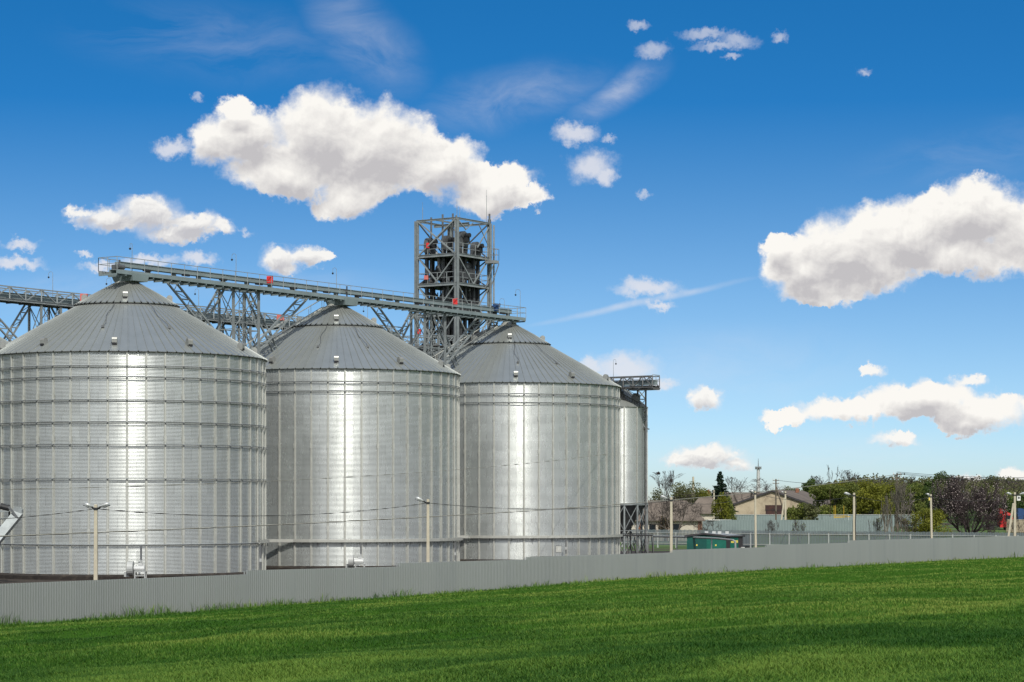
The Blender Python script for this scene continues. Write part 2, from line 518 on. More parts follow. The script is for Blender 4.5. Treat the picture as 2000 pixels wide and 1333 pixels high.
def streak(px, py, rx, ry, ang, amt, ns, stretch, lo=.42, hi=.75):
    a, b_ = uv(px, py)
    mp = N.new('ShaderNodeMapping'); mp.vector_type = 'TEXTURE'
    mp.inputs['Location'].default_value = (a, b_, 0); mp.inputs['Rotation'].default_value = (0, 0, R(ang)); mp.inputs['Scale'].default_value = (rx / 100, ry / 100, 1)
    L.new(PW, mp.inputs['Vector'])
    d = vmt('LENGTH', mp.outputs[0])
    fall = mrange(d, 0, 1, 1, 0, True)
    m2 = N.new('ShaderNodeMapping'); m2.inputs['Rotation'].default_value = (0, 0, R(-ang)); m2.inputs['Scale'].default_value = stretch
    L.new(PW, m2.inputs['Vector'])
    t = mrange(noise(m2.outputs[0], ns, 6, .65, dist=.6), lo, hi)
    return mth('MULTIPLY', mth('MULTIPLY', fall, t), amt)


nw = vmt('SUBTRACT', noise(P0, .8, 3, .5, True), (.5, .5, .5))
PW = vmt('MULTIPLY_ADD', nw, (.5, .5, 0), P0)
st = None
for a in ((710, 80, 190, 100, -45, .40, .8, (.7, 1.3, 1), .3, .8), (1000, 190, 260, 80, 10, .36, .8, (.7, 1.4, 1), .32, .8), (1205, 180, 150, 45, 32, .46, 1.0, (.6, 1.5, 1), .3, .75),
          (420, 80, 400, 110, -6, .2, .5, (.6, 2.0, 1), .35, .8), (1400, 720, 420, 110, 4, .24, .6, (.6, 1.6, 1), .3, .8), (1560, 890, 600, 70, 0, .3, .6, (.5, 1.5, 1), .3, .7),
          (200, 560, 420, 60, 4, .2, .6, (.6, 1.6, 1), .3, .7), (1900, 300, 300, 70, 10, .16, .7, (.5, 2, 1), .35, .8), (600, 560, 300, 50, 0, .18, .7, (.5, 2, 1), .35, .8)):
    s = streak(*a)
    st = s if st is None else mth('MAXIMUM', st, s)
a, b_ = uv(1255, 590)
mp = N.new('ShaderNodeMapping'); mp.vector_type = 'TEXTURE'
mp.inputs['Location'].default_value = (a, b_, 0); mp.inputs['Rotation'].default_value = (0, 0, R(11.8)); mp.inputs['Scale'].default_value = (2.7, .10, 1)
wv = vmt('MULTIPLY_ADD', nw, (.12, .12, 0), P0)
L.new(wv, mp.inputs['Vector'])
tr = mth('MULTIPLY', mrange(vmt('LENGTH', mp.outputs[0]), .1, 1, 1, 0, True), mrange(noise(P0, 1.6, 4), .3, .65, .2, .5))
st = mth('MAXIMUM', st, tr)
front = mrange(Y, .2, .4)
ccol = shade(lb, CLOUD_LO, CLOUD_HI)
scol = shade(ls, [c * 1.06 for c in CLOUD_LO], CLOUD_HI)
col = mixc(as_, (.80, .80, .84, 1), scol)
col = mixc(ab, col, ccol)
inv = lambda x: mth('SUBTRACT', 1.0, x)
dens = mth('MULTIPLY', mth('MULTIPLY', inv(ab), inv(mth('MULTIPLY', as_, .95))), mth('MULTIPLY', inv(at_), inv(st)))
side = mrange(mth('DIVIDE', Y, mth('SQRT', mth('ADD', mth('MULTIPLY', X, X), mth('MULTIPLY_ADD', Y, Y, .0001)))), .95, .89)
rear = mth('MULTIPLY', mrange(noise(tc.outputs['Generated'], 2.6, 6, .6), .38, .58, .62, .97), side)  # unseen clouds added beside and behind the view to grey the silo reflections
rc = mixc(mrange(Y, .1, -.85), (.26, .275, .285, 1), (.92, .93, .92, 1))  # added clouds: dark at the sides, bright behind, to model the silo walls
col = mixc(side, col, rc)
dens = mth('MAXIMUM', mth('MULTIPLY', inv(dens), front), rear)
bgc = N.new('ShaderNodeBackground'); L.new(col, bgc.inputs['Color']); bgc.inputs['Strength'].default_value = 1.0
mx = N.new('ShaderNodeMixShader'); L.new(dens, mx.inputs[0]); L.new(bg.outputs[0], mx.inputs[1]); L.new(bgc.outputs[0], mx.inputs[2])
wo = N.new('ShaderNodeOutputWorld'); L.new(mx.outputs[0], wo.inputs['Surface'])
w.cycles.sampling_method = 'MANUAL'; w.cycles.sample_map_resolution = 256

vs_ = sc.view_settings
sc.display_settings.display_device = 'sRGB'
vs_.view_transform = 'Standard'; vs_.look = 'None'; vs_.gamma = 1; vs_.exposure = EXPO; vs_.use_curve_mapping = False
sc.render.engine = 'CYCLES'
sc.cycles.use_denoising = DENOISE
sc.cycles.max_bounces = 6; sc.cycles.diffuse_bounces = 3; sc.cycles.glossy_bounces = 3; sc.cycles.transmission_bounces = 2
sc.cycles.use_adaptive_sampling = True; sc.cycles.adaptive_threshold = .01
sc.cycles.caustics_reflective = False; sc.cycles.caustics_refractive = False
sc.cycles.filter_width = 1.5
# ------------------------------------------------------------------ setting: ground, hills, field
FL = Vector((gx(0, 103).x, 103, 0)); FR = Vector((gx(2000, 231).x, 231, 0))
fdir = (FR - FL).normalized(); flen = (FR - FL).length
fnor = Vector((fdir.y, -fdir.x, 0))         # towards the camera


def fence_Y(a):                              # distance of the fence line along the ray x = a * Y
    den = fdir.x - a * fdir.y
    t = (a * FL.y - FL.x) / den if abs(den) > 1e-6 else 1e9
    return FL.y + fdir.y * t


GP = [(-400, -.1), (0, -.14), (300, -.165), (540, -.06), (740, -.04), (1000, .03), (1240, .17), (1400, .17), (1500, .2), (1640, .11), (1800, .03), (1900, -.05), (2000, -.17), (2400, -.2)]
gpx = np.array([g[0] for g in GP], float); gpz = np.array([g[1] for g in GP])
rngf = np.random.default_rng(3)
WV = [(rngf.uniform(-1, 1), rngf.uniform(.03, .12), rngf.uniform(0, 6.28)) for _ in range(7)]


def vnoise(x, y, seed):
    r = np.random.default_rng(seed); g = r.uniform(0, 1, (256, 256))
    xi = np.floor(x).astype(int); yi = np.floor(y).astype(int); fx = x - xi; fy = y - yi
    fx = fx * fx * (3 - 2 * fx); fy = fy * fy * (3 - 2 * fy)
    G = lambda i, j: g[i % 256, j % 256]
    return (G(xi, yi) * (1 - fx) + G(xi + 1, yi) * fx) * (1 - fy) + (G(xi, yi + 1) * (1 - fx) + G(xi + 1, yi + 1) * fx) * fy


def waves(x, y):
    """low irregular swells, longer along the crop rows than across them"""
    s = x * fdir.x + y * fdir.y; c = x * fnor.x + y * fnor.y
    sw = s + 10 * (vnoise(s / 19, c / 13, 31) - .5); cw = c + 8 * (vnoise(s / 15, c / 10, 32) - .5)
    return .34 * (vnoise(sw / 12, cw / 5.5, 33) - .5) + .18 * (vnoise(sw / 7, cw / 2.6, 34) - .5) + .13 * (vnoise(s / 2.6, c / 1.5, 35) - .5)


def field_z(x, y):
    a = x / y
    yf = FL.y + fdir.y * (a * FL.y - FL.x) / (fdir.x - a * fdir.y)
    px = 1000 + a * F
    g = np.interp(px, gpx, gpz)
    f = np.clip(y / yf, 0, 1.2)
    z = 3.75 + (g - 3.75) * f
    return z + waves(x, y) * np.clip((1 - f) * 6, 0.12, 1) * np.clip(y / 40, 0, 1)


# field surface: fan from the photographer's feet to the fence
na, nf = 460, 160
aa = np.linspace(-.75, .5, na); ff = np.linspace(.03, 1.006, nf)
A, FF = np.meshgrid(aa, ff, indexing='ij')
YF = FL.y + fdir.y * (A * FL.y - FL.x) / (fdir.x - A * fdir.y)
YY = YF * FF; XX = A * YY
ZZ = field_z(XX, YY)
V = np.stack([XX, YY, ZZ], -1).reshape(-1, 3)
ii, jj = np.meshgrid(np.arange(na - 1), np.arange(nf - 1), indexing='ij')
b0 = (ii * nf + jj).ravel()
Q = np.stack([b0, b0 + nf, b0 + nf + 1, b0 + 1], 1)
M['soil'] = mat('field_soil', (.035, .095, .012), .95, 0, .35, .8, bump=.5, bscale=3, spec=0)
o = bpy.data.objects.new('field', np_mesh('field', V, Q, M['soil'])); C.objects.link(o); tag(o, kind='structure')

# grass of the field: single blades, thinning with distance so that they stay about a pixel wide
rng = np.random.default_rng(11)
n = NBLADES
px = rng.uniform(-300, 2400, n)
a = (px - 1000) / F
yf = FL.y + fdir.y * (a * FL.y - FL.x) / (fdir.x - a * fdir.y)
# screen rows are spread evenly between bottom edge and fence
ybot = 1.0 / rng.uniform(0, 1, n)
near = 22 + 10 * np.clip(1 - (px + 160) / 2320, 0, 1)
t = rng.uniform(0, 1, n)
inv = (1 / yf) + t * (1 / near - 1 / yf)
y = 1 / inv; y = np.minimum(y, yf - .05); x = a * y
z = field_z(x, y)
s = x * fdir.x + y * fdir.y; c = x * fnor.x + y * fnor.y


s_w = s + 9 * (vnoise(s / 17, c / 11, 21) - .5) + 3 * (vnoise(s / 4, c / 4, 22) - .5); c_w = c + 7 * (vnoise(s / 14, c / 9, 23) - .5) + 2.2 * (vnoise(s / 3.5, c / 3, 24) - .5)
patch = .36 * vnoise(s_w / 8.5, c_w / 4.2, 1) + .26 * vnoise(s_w / 3, c_w / 1.5, 2) + .22 * vnoise(s_w / 20, c_w / 11, 3) + .16 * vnoise(s / .8, c / .8, 4)
lush = vnoise(s_w / 11, c_w / 4, 5)
fr = y / yf
edge = np.clip((fr - .93) / .07, 0, 1)
h = (.042 + .045 * patch + .10 * edge * vnoise(s / 1.3, c, 8)) * rng.uniform(.6, 1.3, n)
h *= np.where((edge > .3) & (vnoise(s / 2.1, c, 9) > .55), 1.9, 1)
h *= np.where((fr > .985) & (vnoise(s / 1.7, c / 2, 10) > .47), 2.1, 1)
wd = np.maximum(.010, y * 2.0e-4) * rng.uniform(.7, 1.5, n)
th = rng.uniform(0, 6.283, n); lean = rng.uniform(.3, 1.5, n) * h
dx, dy = np.cos(th), np.sin(th)
base = np.stack([x, y, z - .01], 1)
side = np.stack([-dy * wd / 2, dx * wd / 2, np.zeros(n)], 1)
mid = base + np.stack([dx * lean * .35, dy * lean * .35, h * .6], 1)
tip = base + np.stack([dx * lean, dy * lean, h], 1)
V = np.stack([base - side, base + side, mid + side * .8, tip, mid - side * .8], 1).reshape(-1, 3)
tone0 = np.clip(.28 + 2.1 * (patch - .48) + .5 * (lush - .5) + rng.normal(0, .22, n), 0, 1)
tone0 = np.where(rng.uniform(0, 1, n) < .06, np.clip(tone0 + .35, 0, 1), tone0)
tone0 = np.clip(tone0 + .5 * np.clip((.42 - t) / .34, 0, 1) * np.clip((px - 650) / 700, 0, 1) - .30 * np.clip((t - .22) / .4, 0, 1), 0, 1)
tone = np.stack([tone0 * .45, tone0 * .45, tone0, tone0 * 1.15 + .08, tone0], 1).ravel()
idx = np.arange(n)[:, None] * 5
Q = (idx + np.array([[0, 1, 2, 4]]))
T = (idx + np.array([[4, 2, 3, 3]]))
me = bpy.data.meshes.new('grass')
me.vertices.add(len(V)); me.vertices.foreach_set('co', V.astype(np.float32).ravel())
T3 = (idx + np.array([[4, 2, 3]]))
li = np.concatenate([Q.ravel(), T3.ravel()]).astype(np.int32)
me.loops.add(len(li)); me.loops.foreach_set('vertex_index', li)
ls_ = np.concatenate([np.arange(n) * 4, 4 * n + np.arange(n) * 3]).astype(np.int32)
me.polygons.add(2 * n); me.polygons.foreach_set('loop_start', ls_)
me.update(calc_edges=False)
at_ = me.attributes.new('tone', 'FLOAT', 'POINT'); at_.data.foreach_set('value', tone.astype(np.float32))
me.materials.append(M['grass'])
o = bpy.data.objects.new('field_grass', me); C.objects.link(o)
tag(o, 'young green grass crop covering the sloping field', 'grass', kind='stuff')

# the one sheet of ground reaching the horizon; the yard and the rise behind it
m, nt_, b = new_mat('yard_ground')
N_ = nt_.nodes; L_ = nt_.links
tc_ = N_.new('ShaderNodeTexCoord'); nz = N_.new('ShaderNodeTexNoise'); nz.inputs['Scale'].default_value = .09; nz.inputs['Detail'].default_value = 9; nz.inputs['Roughness'].default_value = .65
L_.new(tc_.outputs['Object'], nz.inputs['Vector'])
rp = N_.new('ShaderNodeValToRGB'); e = rp.color_ramp.elements
e[0].position = .40; e[0].color = (.055, .04, .028, 1); e[1].position = .50; e[1].color = (.06, .12, .018, 1)
e2 = rp.color_ramp.elements.new(.7); e2.color = (.10, .17, .03, 1)
L_.new(nz.outputs['Fac'], rp.inputs['Fac']); L_.new(rp.outputs['Color'], b.inputs['Base Color']); b.inputs['Roughness'].default_value = .95
M['yard'] = m
g = MB(); xs = np.concatenate([np.linspace(-6000, -400, 8), np.linspace(-300, 400, 60), np.linspace(500, 6000, 8)])
ys = np.concatenate([[-2000, -300, 0, 60], np.linspace(90, 900, 70), [1200, 2000, 4000, 9000]])


def ground_z(x, y):
    z = -.25
    if y > 330: z += min(1, (y - 330) / 300) ** 1.2 * 4.2
    if y > 420: z += .5 * math.sin(x / 60 + y / 90)
    return z


vs = [(x_, y_, ground_z(x_, y_)) for x_ in xs for y_ in ys]; m_ = len(ys)
g.add(vs, [(i * m_ + j, (i + 1) * m_ + j, (i + 1) * m_ + j + 1, i * m_ + j + 1) for i in range(len(xs) - 1) for j in range(m_ - 1)])
solo('ground', g, M['yard'], kind='structure', smooth=True)
# bare soil bank around the silos
g = MB()
bank = [(-120, 118), (-60, 104), (-38, 98), (-22, 104.5), (-5, 134), (8, 156), (20, 177), (24, 215), (24, 262), (-30, 268), (-120, 240)]
g.add([(x_, y_, -.21) for x_, y_ in bank], [tuple(range(len(bank)))])
M['bank'] = mat('bare_soil', (.035, .026, .02), .95, 0, .4, .8, bump=.7, bscale=2, dark=(.02, .015, .012), dscale=.5)
solo('soil_ground', g, M['bank'], kind='structure')

# ------------------------------------------------------------------ front fence
SEC = [(-900, 480, 1.82, 1.65), (480, 778, 1.85, 1.70), (778, 1027, 1.90, 1.78), (1027, 1313, 1.94, 1.82), (1313, 1497, 2.0, 1.92), (1497, 1658, 2.08, 1.99), (1658, 2150, 2.18, 1.82), (2150, 2600, 1.95, 1.85)]


def fpt(px_, off=0.0):
    a_ = (px_ - 1000) / F; Yf = fence_Y(a_)
    return Vector((a_ * Yf, Yf, 0)) + fnor * off


fen = thing('sheet_fence', 'long grey corrugated metal fence stepping along the edge of the grass field', 'fence', (FL.x, FL.y, 0))
for i, (p0, p1, z0, z1) in enumerate(SEC):
    A_ = fpt(p0); B_ = fpt(p1); ln = (B_ - A_).length
    nw_ = int(ln / .175); mb = MB()
    prof = [(0, 0), (.32, 0), (.50, 1), (.82, 1)]
    pts = []
    for k_ in range(nw_):
        for q_, d_ in prof: pts.append(((k_ + q_) / nw_, d_ * .06))
    pts.append((1, 0))
    vs = []
    for q_, d_ in pts:
        b_ = A_.lerp(B_, q_) + fnor * d_
        vs += [(b_.x, b_.y, -.75), (b_.x, b_.y, z0 + (z1 - z0) * q_)]
    mb.add(vs, [(2 * k_, 2 * k_ + 2, 2 * k_ + 3, 2 * k_ + 1) for k_ in range(len(pts) - 1)])
    sp = part('sheet_panel', mb, M['fence'], fen, world=True)
    mb = MB()
    for hgt in (.35, .85):
        mb.beam(A_ - fnor * .04 + Vector((0, 0, z0 * hgt)), B_ - fnor * .04 + Vector((0, 0, z1 * hgt)), .04, .05)
    part('rail', mb, M['fence'], fen, world=True)
    for k_ in range(int(ln / 2.9) + 1):
        q_ = min(1, k_ * 2.9 / ln)
        b_ = A_.lerp(B_, q_) - fnor * .09
        mb = MB().beam(b_ + Vector((0, 0, -.5)), b_ + Vector((0, 0, z0 + (z1 - z0) * q_ - .04)), .06)
        part('post', mb, M['fence'], fen, world=True)

# ------------------------------------------------------------------ silos
D = Vector((.5594, .8290, 0)); NV = Vector((.8290, -.5594, 0)); O1 = Vector((-29.24, 175, 0))
RS = 10.4; ZE = 16.13; SL = math.tan(R(30.3)); RC = .86


def W(t, s, z): return O1 + D * t + NV * s + Vector((0, 0, z))


def wall_mesh(r, z0, z1, nseg, pitch, amp, rows, sheets, m):
    nz_ = int((z1 - z0) / pitch * 8)
    zz = np.linspace(z0, z1, nz_ + 1)
    rr = r + amp * np.cos((zz - z0) / pitch * 2 * np.pi)
    th_ = np.linspace(0, 2 * np.pi, nseg + 1)
    V_ = np.stack([np.sin(th_)[:, None] * rr, -np.cos(th_)[:, None] * rr, np.broadcast_to(zz, (nseg + 1, nz_ + 1))], -1).reshape(-1, 3)
    i_, j_ = np.meshgrid(np.arange(nseg), np.arange(nz_), indexing='ij')
    b_ = (i_ * (nz_ + 1) + j_).ravel()
    Q_ = np.stack([b_, b_ + nz_ + 1, b_ + nz_ + 2, b_ + 1], 1)
    me_ = bpy.data.meshes.new('silo_wall')
    me_.vertices.add(len(V_)); me_.vertices.foreach_set('co', V_.astype(np.float32).ravel())
    me_.loops.add(Q_.size); me_.loops.foreach_set('vertex_index', Q_.astype(np.int32).ravel())
    me_.polygons.add(len(Q_)); me_.polygons.foreach_set('loop_start', np.arange(0, Q_.size, 4, dtype=np.int32))
    me_.update(calc_edges=True)
    me_.polygons.foreach_set('use_smooth', [True] * len(Q_))
    U = np.stack([np.broadcast_to((th_ / (2 * np.pi) * sheets)[:, None], (nseg + 1, nz_ + 1)), np.broadcast_to(((zz - z0) / (z1 - z0) * rows)[None], (nseg + 1, nz_ + 1))], -1).reshape(-1, 2)
    ul = me_.uv_layers.new(name='UVMap'); ul.data.foreach_set('uv', U[Q_.ravel()].astype(np.float32).ravel())
    me_.materials.append(m)
    return me_


def roof_mesh(r0, z0, r1, z1, npan, rib, name):
    mb = MB(); ring = []
    for i in range(npan):
        a0 = 2 * math.pi * i / npan; da = 2 * math.pi / npan
        ring += [(a0, 0), (a0 + da * .02, rib), (a0 + da * .11, rib), (a0 + da * .13, 0)]
    n_ = len(ring); lv = [(r0, z0, .7), ((r0 * .5 + r1 * .5), (z0 + z1) / 2, 1), (r1, z1, .45)]
    vs = [(math.sin(a_) * r, -math.cos(a_) * r, z + h_ * q) for r, z, q in lv for a_, h_ in ring]
    fs = [(l * n_ + i, l * n_ + (i + 1) % n_, (l + 1) * n_ + (i + 1) % n_, (l + 1) * n_ + i) for l in range(len(lv) - 1) for i in range(n_)]
    # short turned-down lip at the lower edge
    b_ = len(vs)
    vs += [(math.sin(a_) * (r0 - .02), -math.cos(a_) * (r0 - .02), z0 + h_ * .7 - .05) for a_, h_ in ring]
    fs += [(b_ + i, b_ + (i + 1) % n_, (i + 1) % n_, i) for i in range(n_)]
    return mb.add(vs, fs).mesh(name, M['roof'])


def vent_parts(scale=1.0):
    """rounded hood, open downhill; built at the origin pointing to -Y (downhill)"""
    k_ = scale
    body = MB(); prof = []
    for i in range(9):
        t_ = R(205 - i * 24)
        prof.append((math.cos(t_) * .30 * k_, .34 * k_ + math.sin(t_) * .30 * k_))
    prof = [(.27 * k_, -.1 * k_)] + prof[::-1][:] + [(-.29 * k_, .02 * k_)]
    # outline in (downhill, up)
    n_ = len(prof); w_ = .24 * k_
    vs = [(sx_ * w_, -p, q) for sx_ in (-1, 1) for p, q in prof]
    body.add(vs, [tuple(range(n_))[::-1], tuple(range(n_, 2 * n_))] + [(i, (i + 1) % n_, n_ + (i + 1) % n_, n_ + i) for i in range(n_)])
    mouth = MB().box((0, -.13 * k_, -.03 * k_), (.46 * k_, .3 * k_, .18 * k_))
    return body, mouth


wallm = wall_mesh(RS, .2, ZE - .02, 192, .098, .0060, 19.5, 24, M['wall'])
r_eave = RS + .22; z_eave = ZE + .03
z_of = lambda r: z_eave + (r_eave - r) * SL
r_up = 3.95
roofm = roof_mesh(r_eave, z_eave, r_up - .15, z_of(r_up - .15), 96, .085, 'silo_roof')
upm = roof_mesh(r_up, z_of(r_up) + .17, RC, z_of(RC) + .15, 48, .075, 'silo_roof_upper')
cap = MB().lathe([(RC + .06, z_of(RC) + .03), (RC + .06, z_of(RC) + .2), (RC - .1, z_of(RC) + .22), (RC - .18, z_of(RC) + .45), (.1, z_of(RC) + .55), (.0, z_of(RC) + .55)], 24)
capm = cap.mesh('silo_cap', M['stiff'], True)
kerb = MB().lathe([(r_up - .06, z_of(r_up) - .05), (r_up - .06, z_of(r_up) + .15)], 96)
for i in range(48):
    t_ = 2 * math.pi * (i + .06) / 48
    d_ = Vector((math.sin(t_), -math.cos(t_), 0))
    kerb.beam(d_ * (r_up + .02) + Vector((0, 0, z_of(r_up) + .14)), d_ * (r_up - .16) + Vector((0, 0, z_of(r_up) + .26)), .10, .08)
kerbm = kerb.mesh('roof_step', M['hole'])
plm = MB().lathe([(RS + .45, -.5), (RS + .45, .06), (RS + .1, .2), (RS - .3, .2)], 72).mesh('plinth', M['found'])
# one stiffener column, hat section, in two gauges with splice plates
st_ = MB()
hat = [(-.085, 0), (-.06, .005), (-.05, .10), (.05, .10), (.06, .005), (.085, 0)]
for za, zb, g_ in ((.0, 7.2, 1.12), (7.2, 12.9, 1.0), (12.9, ZE - .05, .9)):
    st_.prism([(x_ * g_, -y_ * g_) for x_, y_ in hat], za, zb, (0, -RS - .012, 0))
for zz_ in (3.2, 7.2, 9.9, 12.9):
    st_.box((0, -RS - .115, zz_), (.16, .02, .42))
st_.box((0, -RS - .1, .05), (.26, .2, .14))
stm = st_.mesh('stiffener', M['stiff'])
vb, vmth = vent_parts(.76)
vbm = vb.mesh('roof_vent', M['vent'], False); vmm = vmth.mesh('vent_mouth', M['hole'])


def ring_mb(z, r=RS + .13, rad=.03, phase=0, seed=0, a0=-125, a1=125):
    mb = MB(); rg = random.Random(seed)
    n_ = 96
    for dz, rr_ in ((.0, rad), (-.13, rad * .7)):
        mb.tube([(math.sin(R(a0 + (a1 - a0) * i / n_)) * r, -math.cos(R(a0 + (a1 - a0) * i / n_)) * r, z + dz) for i in range(n_ + 1)], rr_, 5)
    for i in range(-16, 17):
        t_ = R(i * 7.5 + phase); d_ = Vector((math.sin(t_), -math.cos(t_), 0))
        mb.beam(d_ * (RS + .10) + Vector((0, 0, z - .16)), d_ * (RS + .19) + Vector((0, 0, z - .02)), .09, .05)
    return mb


def put(name, me_, parent, rz=0.0, loc=(0, 0, 0), rot=None):
    o_ = bpy.data.objects.new(name, me_); C.objects.link(o_); o_.parent = parent
    o_.location = loc; o_.rotation_euler = rot if rot else (0, 0, rz)
    return o_


SC = [Vector((-29.24, 175, 0)), Vector((-14.97, 196.4, 0)), Vector((-.29, 217.9, 0))]
ROWG = 'galvanised grain silos in the front row'
LAB = ['largest and nearest galvanised grain silo with seven wind rings, cut by the left picture edge',
       'middle galvanised grain silo of the front row, overlapped by the ringed silo',
       'farthest big galvanised grain silo of the front row, with small control box near its foot']
RINGZ = [[15.14, 14.32, 12.69, 11.1, 9.5, 7.05], [15.10, 14.33], [15.10, 14.33]]
VA = [-5.2, 0, 3.7]; SP = [0, 3.75, 0]


def ringset(root, zs, phase):
    for z_ in zs:
        nm = 'wr%d_%d' % (round(z_ * 100), round(phase * 100))
        put('wind_ring', bpy.data.meshes.get(nm) or named(ring_mb(z_, phase=phase).mesh('wind_ring', M['ring']), nm), root)


def named(me_, n_):
    me_.name = n_
    return me_


def silo_body(root, phase, va, rings, span=112, vents=range(-3, 4)):
    put('silo_wall', wallm, root, R(phase + 3.75))
    put('lower_roof', roofm, root, R(phase + .35))
    ur = put('upper_roof', upm, root, R(phase))
    put('roof_step', kerbm, ur)
    put('roof_cap', capm, root)
    put('plinth', plm, root)
    k0 = int(span / 7.5)
    for k_ in range(-k0, k0 + 1):
        put('stiffener', stm, root, R(k_ * 7.5 + phase))
    tilt = math.atan(SL)
    for k_ in vents:
        ang = R(va + 32.7 * k_)
        d_ = Vector((math.sin(ang), -math.cos(ang), 0)); r_ = RS - .75
        o_ = put('roof_vent', vbm, root, 0, d_ * r_ + Vector((0, 0, z_of(r_) + .04)), (0, 0, ang))
        put('vent_mouth', vmm, o_)
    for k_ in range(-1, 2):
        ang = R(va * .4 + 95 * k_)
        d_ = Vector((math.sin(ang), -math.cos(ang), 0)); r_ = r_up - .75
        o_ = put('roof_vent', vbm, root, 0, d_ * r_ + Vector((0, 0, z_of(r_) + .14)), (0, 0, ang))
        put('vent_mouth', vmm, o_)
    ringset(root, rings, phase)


silos = []
for i in range(3):
    c_ = SC[i]
    face = math.atan2(-c_.x, c_.y)           # turn angle 0 towards the camera
    s_ = thing('grain_silo', LAB[i], 'silo', c_, face, ROWG)
    silo_body(s_, SP[i], VA[i], RINGZ[i])
    silos.append(s_)
# railed stairs climbing the left roof slopes of the middle and farthest silos
for si, ang in ((1, -72), (2, -76)):
    d_ = Vector((math.sin(R(ang)), -math.cos(R(ang)), 0)); e_ = Vector((d_.y, -d_.x, 0))
    mb = MB(); a_, b_ = d_ * (RS + .1) + Vector((0, 0, z_of(RS + .1) + .12)), d_ * 1.2 + Vector((0, 0, z_of(1.2) + .25))
    for o2 in (-.3, .3):
        mb.beam(a_ + e_ * o2, b_ + e_ * o2, .06, .1)
        mb.beam(a_ + e_ * o2 + Vector((0, 0, .75)), b_ + e_ * o2 + Vector((0, 0, .75)), .04)
        for k_ in range(9): mb.beam(a_.lerp(b_, k_ / 8) + e_ * o2, a_.lerp(b_, k_ / 8) + e_ * o2 + Vector((0, 0, .75)), .04)
    for k_ in range(30): mb.beam(a_.lerp(b_, k_ / 29) - e_ * .3, a_.lerp(b_, k_ / 29) + e_ * .3, .16, .03)
    part('roof_stair', mb, M['stiff'], silos[si])
# sagging sensor cables with little junctions on the lower roofs
for si, angs in ((0, (-14, 24)), (1, (-12, 20)), (2, (6, 36))):
    for ang in angs:
        pts = []
        for k_ in range(8):
            r_ = r_up - .2 + k_ * .52; a2 = R(ang + 1.2 * math.sin(k_ * 1.3))
            pts.append(Vector((math.sin(a2) * r_, -math.cos(a2) * r_, z_of(r_) + .11)))
        part('sensor_cable', MB().tube(pts, .02, 4).box(pts[-1], (.2, .2, .16)), M['duct_grey'], silos[si])
# thin conduit ring low on the nearest silo
mb = MB(); mb.tube([(math.sin(R(a_)) * (RS + .16), -math.cos(R(a_)) * (RS + .16), 2.3) for a_ in range(-80, 78, 2)], .045, 5)
part('conduit', mb, M['ring'], silos[0])
# the two big silos of the back row that show at the left edge
bs = thing('grain_silo', 'galvanised silo roof peeping in behind the ringed silo at the left picture edge', 'silo', (-48.6, 195, 0), .25)
put('silo_wall', wallm, bs); put('lower_roof', roofm, bs); ur = put('upper_roof', upm, bs); put('roof_cap', capm, bs); put('plinth', plm, bs)
for k_ in range(-3, 12): put('stiffener', stm, bs, R(k_ * 7.5))

# cable tray between and around the silos
def tray_mb(pts, w_=.2, h_=.24):
    mb = MB()
    for p_, q_ in zip(pts[:-1], pts[1:]):
        p_ = Vector(p_); q_ = Vector(q_)
        mb.beam(p_, q_, w_, .03)
        d_ = (q_ - p_).normalized(); sd = d_.cross(Vector((0, 0, 1)))
        mb.beam(p_ + sd * (w_ / 2) + Vector((0, 0, h_ / 2)), q_ + sd * (w_ / 2) + Vector((0, 0, h_ / 2)), .02, h_)
        mb.beam(p_ - sd * (w_ / 2) + Vector((0, 0, h_ / 2)), q_ - sd * (w_ / 2) + Vector((0, 0, h_ / 2)), .02, h_)
    return mb


def arc(c_, a0, a1, z, r=RS + .26, n_=30):
    f = math.atan2(-c_.x, c_.y)
    return [c_ + Vector((math.sin(R(a0 + (a1 - a0) * i / n_) + f), -math.cos(R(a0 + (a1 - a0) * i / n_) + f), 0)) * r + Vector((0, 0, z)) for i in range(n_ + 1)]


p1 = arc(SC[0], 66, 88, 2.28, n_=6); p2 = arc(SC[1], -19, 88, 2.12); p3 = arc(SC[2], -20, 86, 2.1)
q2 = Vector((-26.5, p2[0].y - .2, p2[0].z)); q3 = Vector((-11.6, p3[0].y - .2, p3[0].z))
TR = [(p1, 'short cable tray hugging the right edge of the ringed silo near its foot'), ([q2] + p2, 'cable tray crossing behind the ringed silo and wrapping round the foot of the middle silo'),
      ([q3] + p3, 'cable tray wrapping round the foot of the farthest big silo')]
for pts, lab in TR:
    t_ = thing('cable_tray', lab, 'cable tray', (pts[0].x, pts[0].y, 0))
    part('tray', tray_mb(pts), M['stiff'], t_, world=True)
    mb = MB()
    for p_ in pts[1::3]: mb.beam(p_, p_ - Vector((0, 0, .25)), .05)
    part('bracket', mb, M['black'], t_, world=True)
# ------------------------------------------------------------------ conveyors on the silo row
UP = Vector((0, 0, 1))


def handrail(mb, pts, z0, z1, step=1.5, r=.022, mids=(.5,)):
    """posts and rails along a polyline given without height"""
    for p_, q_ in zip(pts[:-1], pts[1:]):
        p_ = Vector(p_); q_ = Vector(q_); ln = (q_ - p_).length; n_ = max(1, round(ln / step))
        for i in range(n_ + 1):
            b_ = p_.lerp(q_, i / n_)
            mb.beam(b_ + UP * z0, b_ + UP * z1, r * 2)
        mb.beam(p_ + UP * z1, q_ + UP * z1, r * 2.2)
        for m_ in mids: mb.beam(p_ + UP * (z0 + (z1 - z0) * m_), q_ + UP * (z0 + (z1 - z0) * m_), r * 1.8)
    return mb


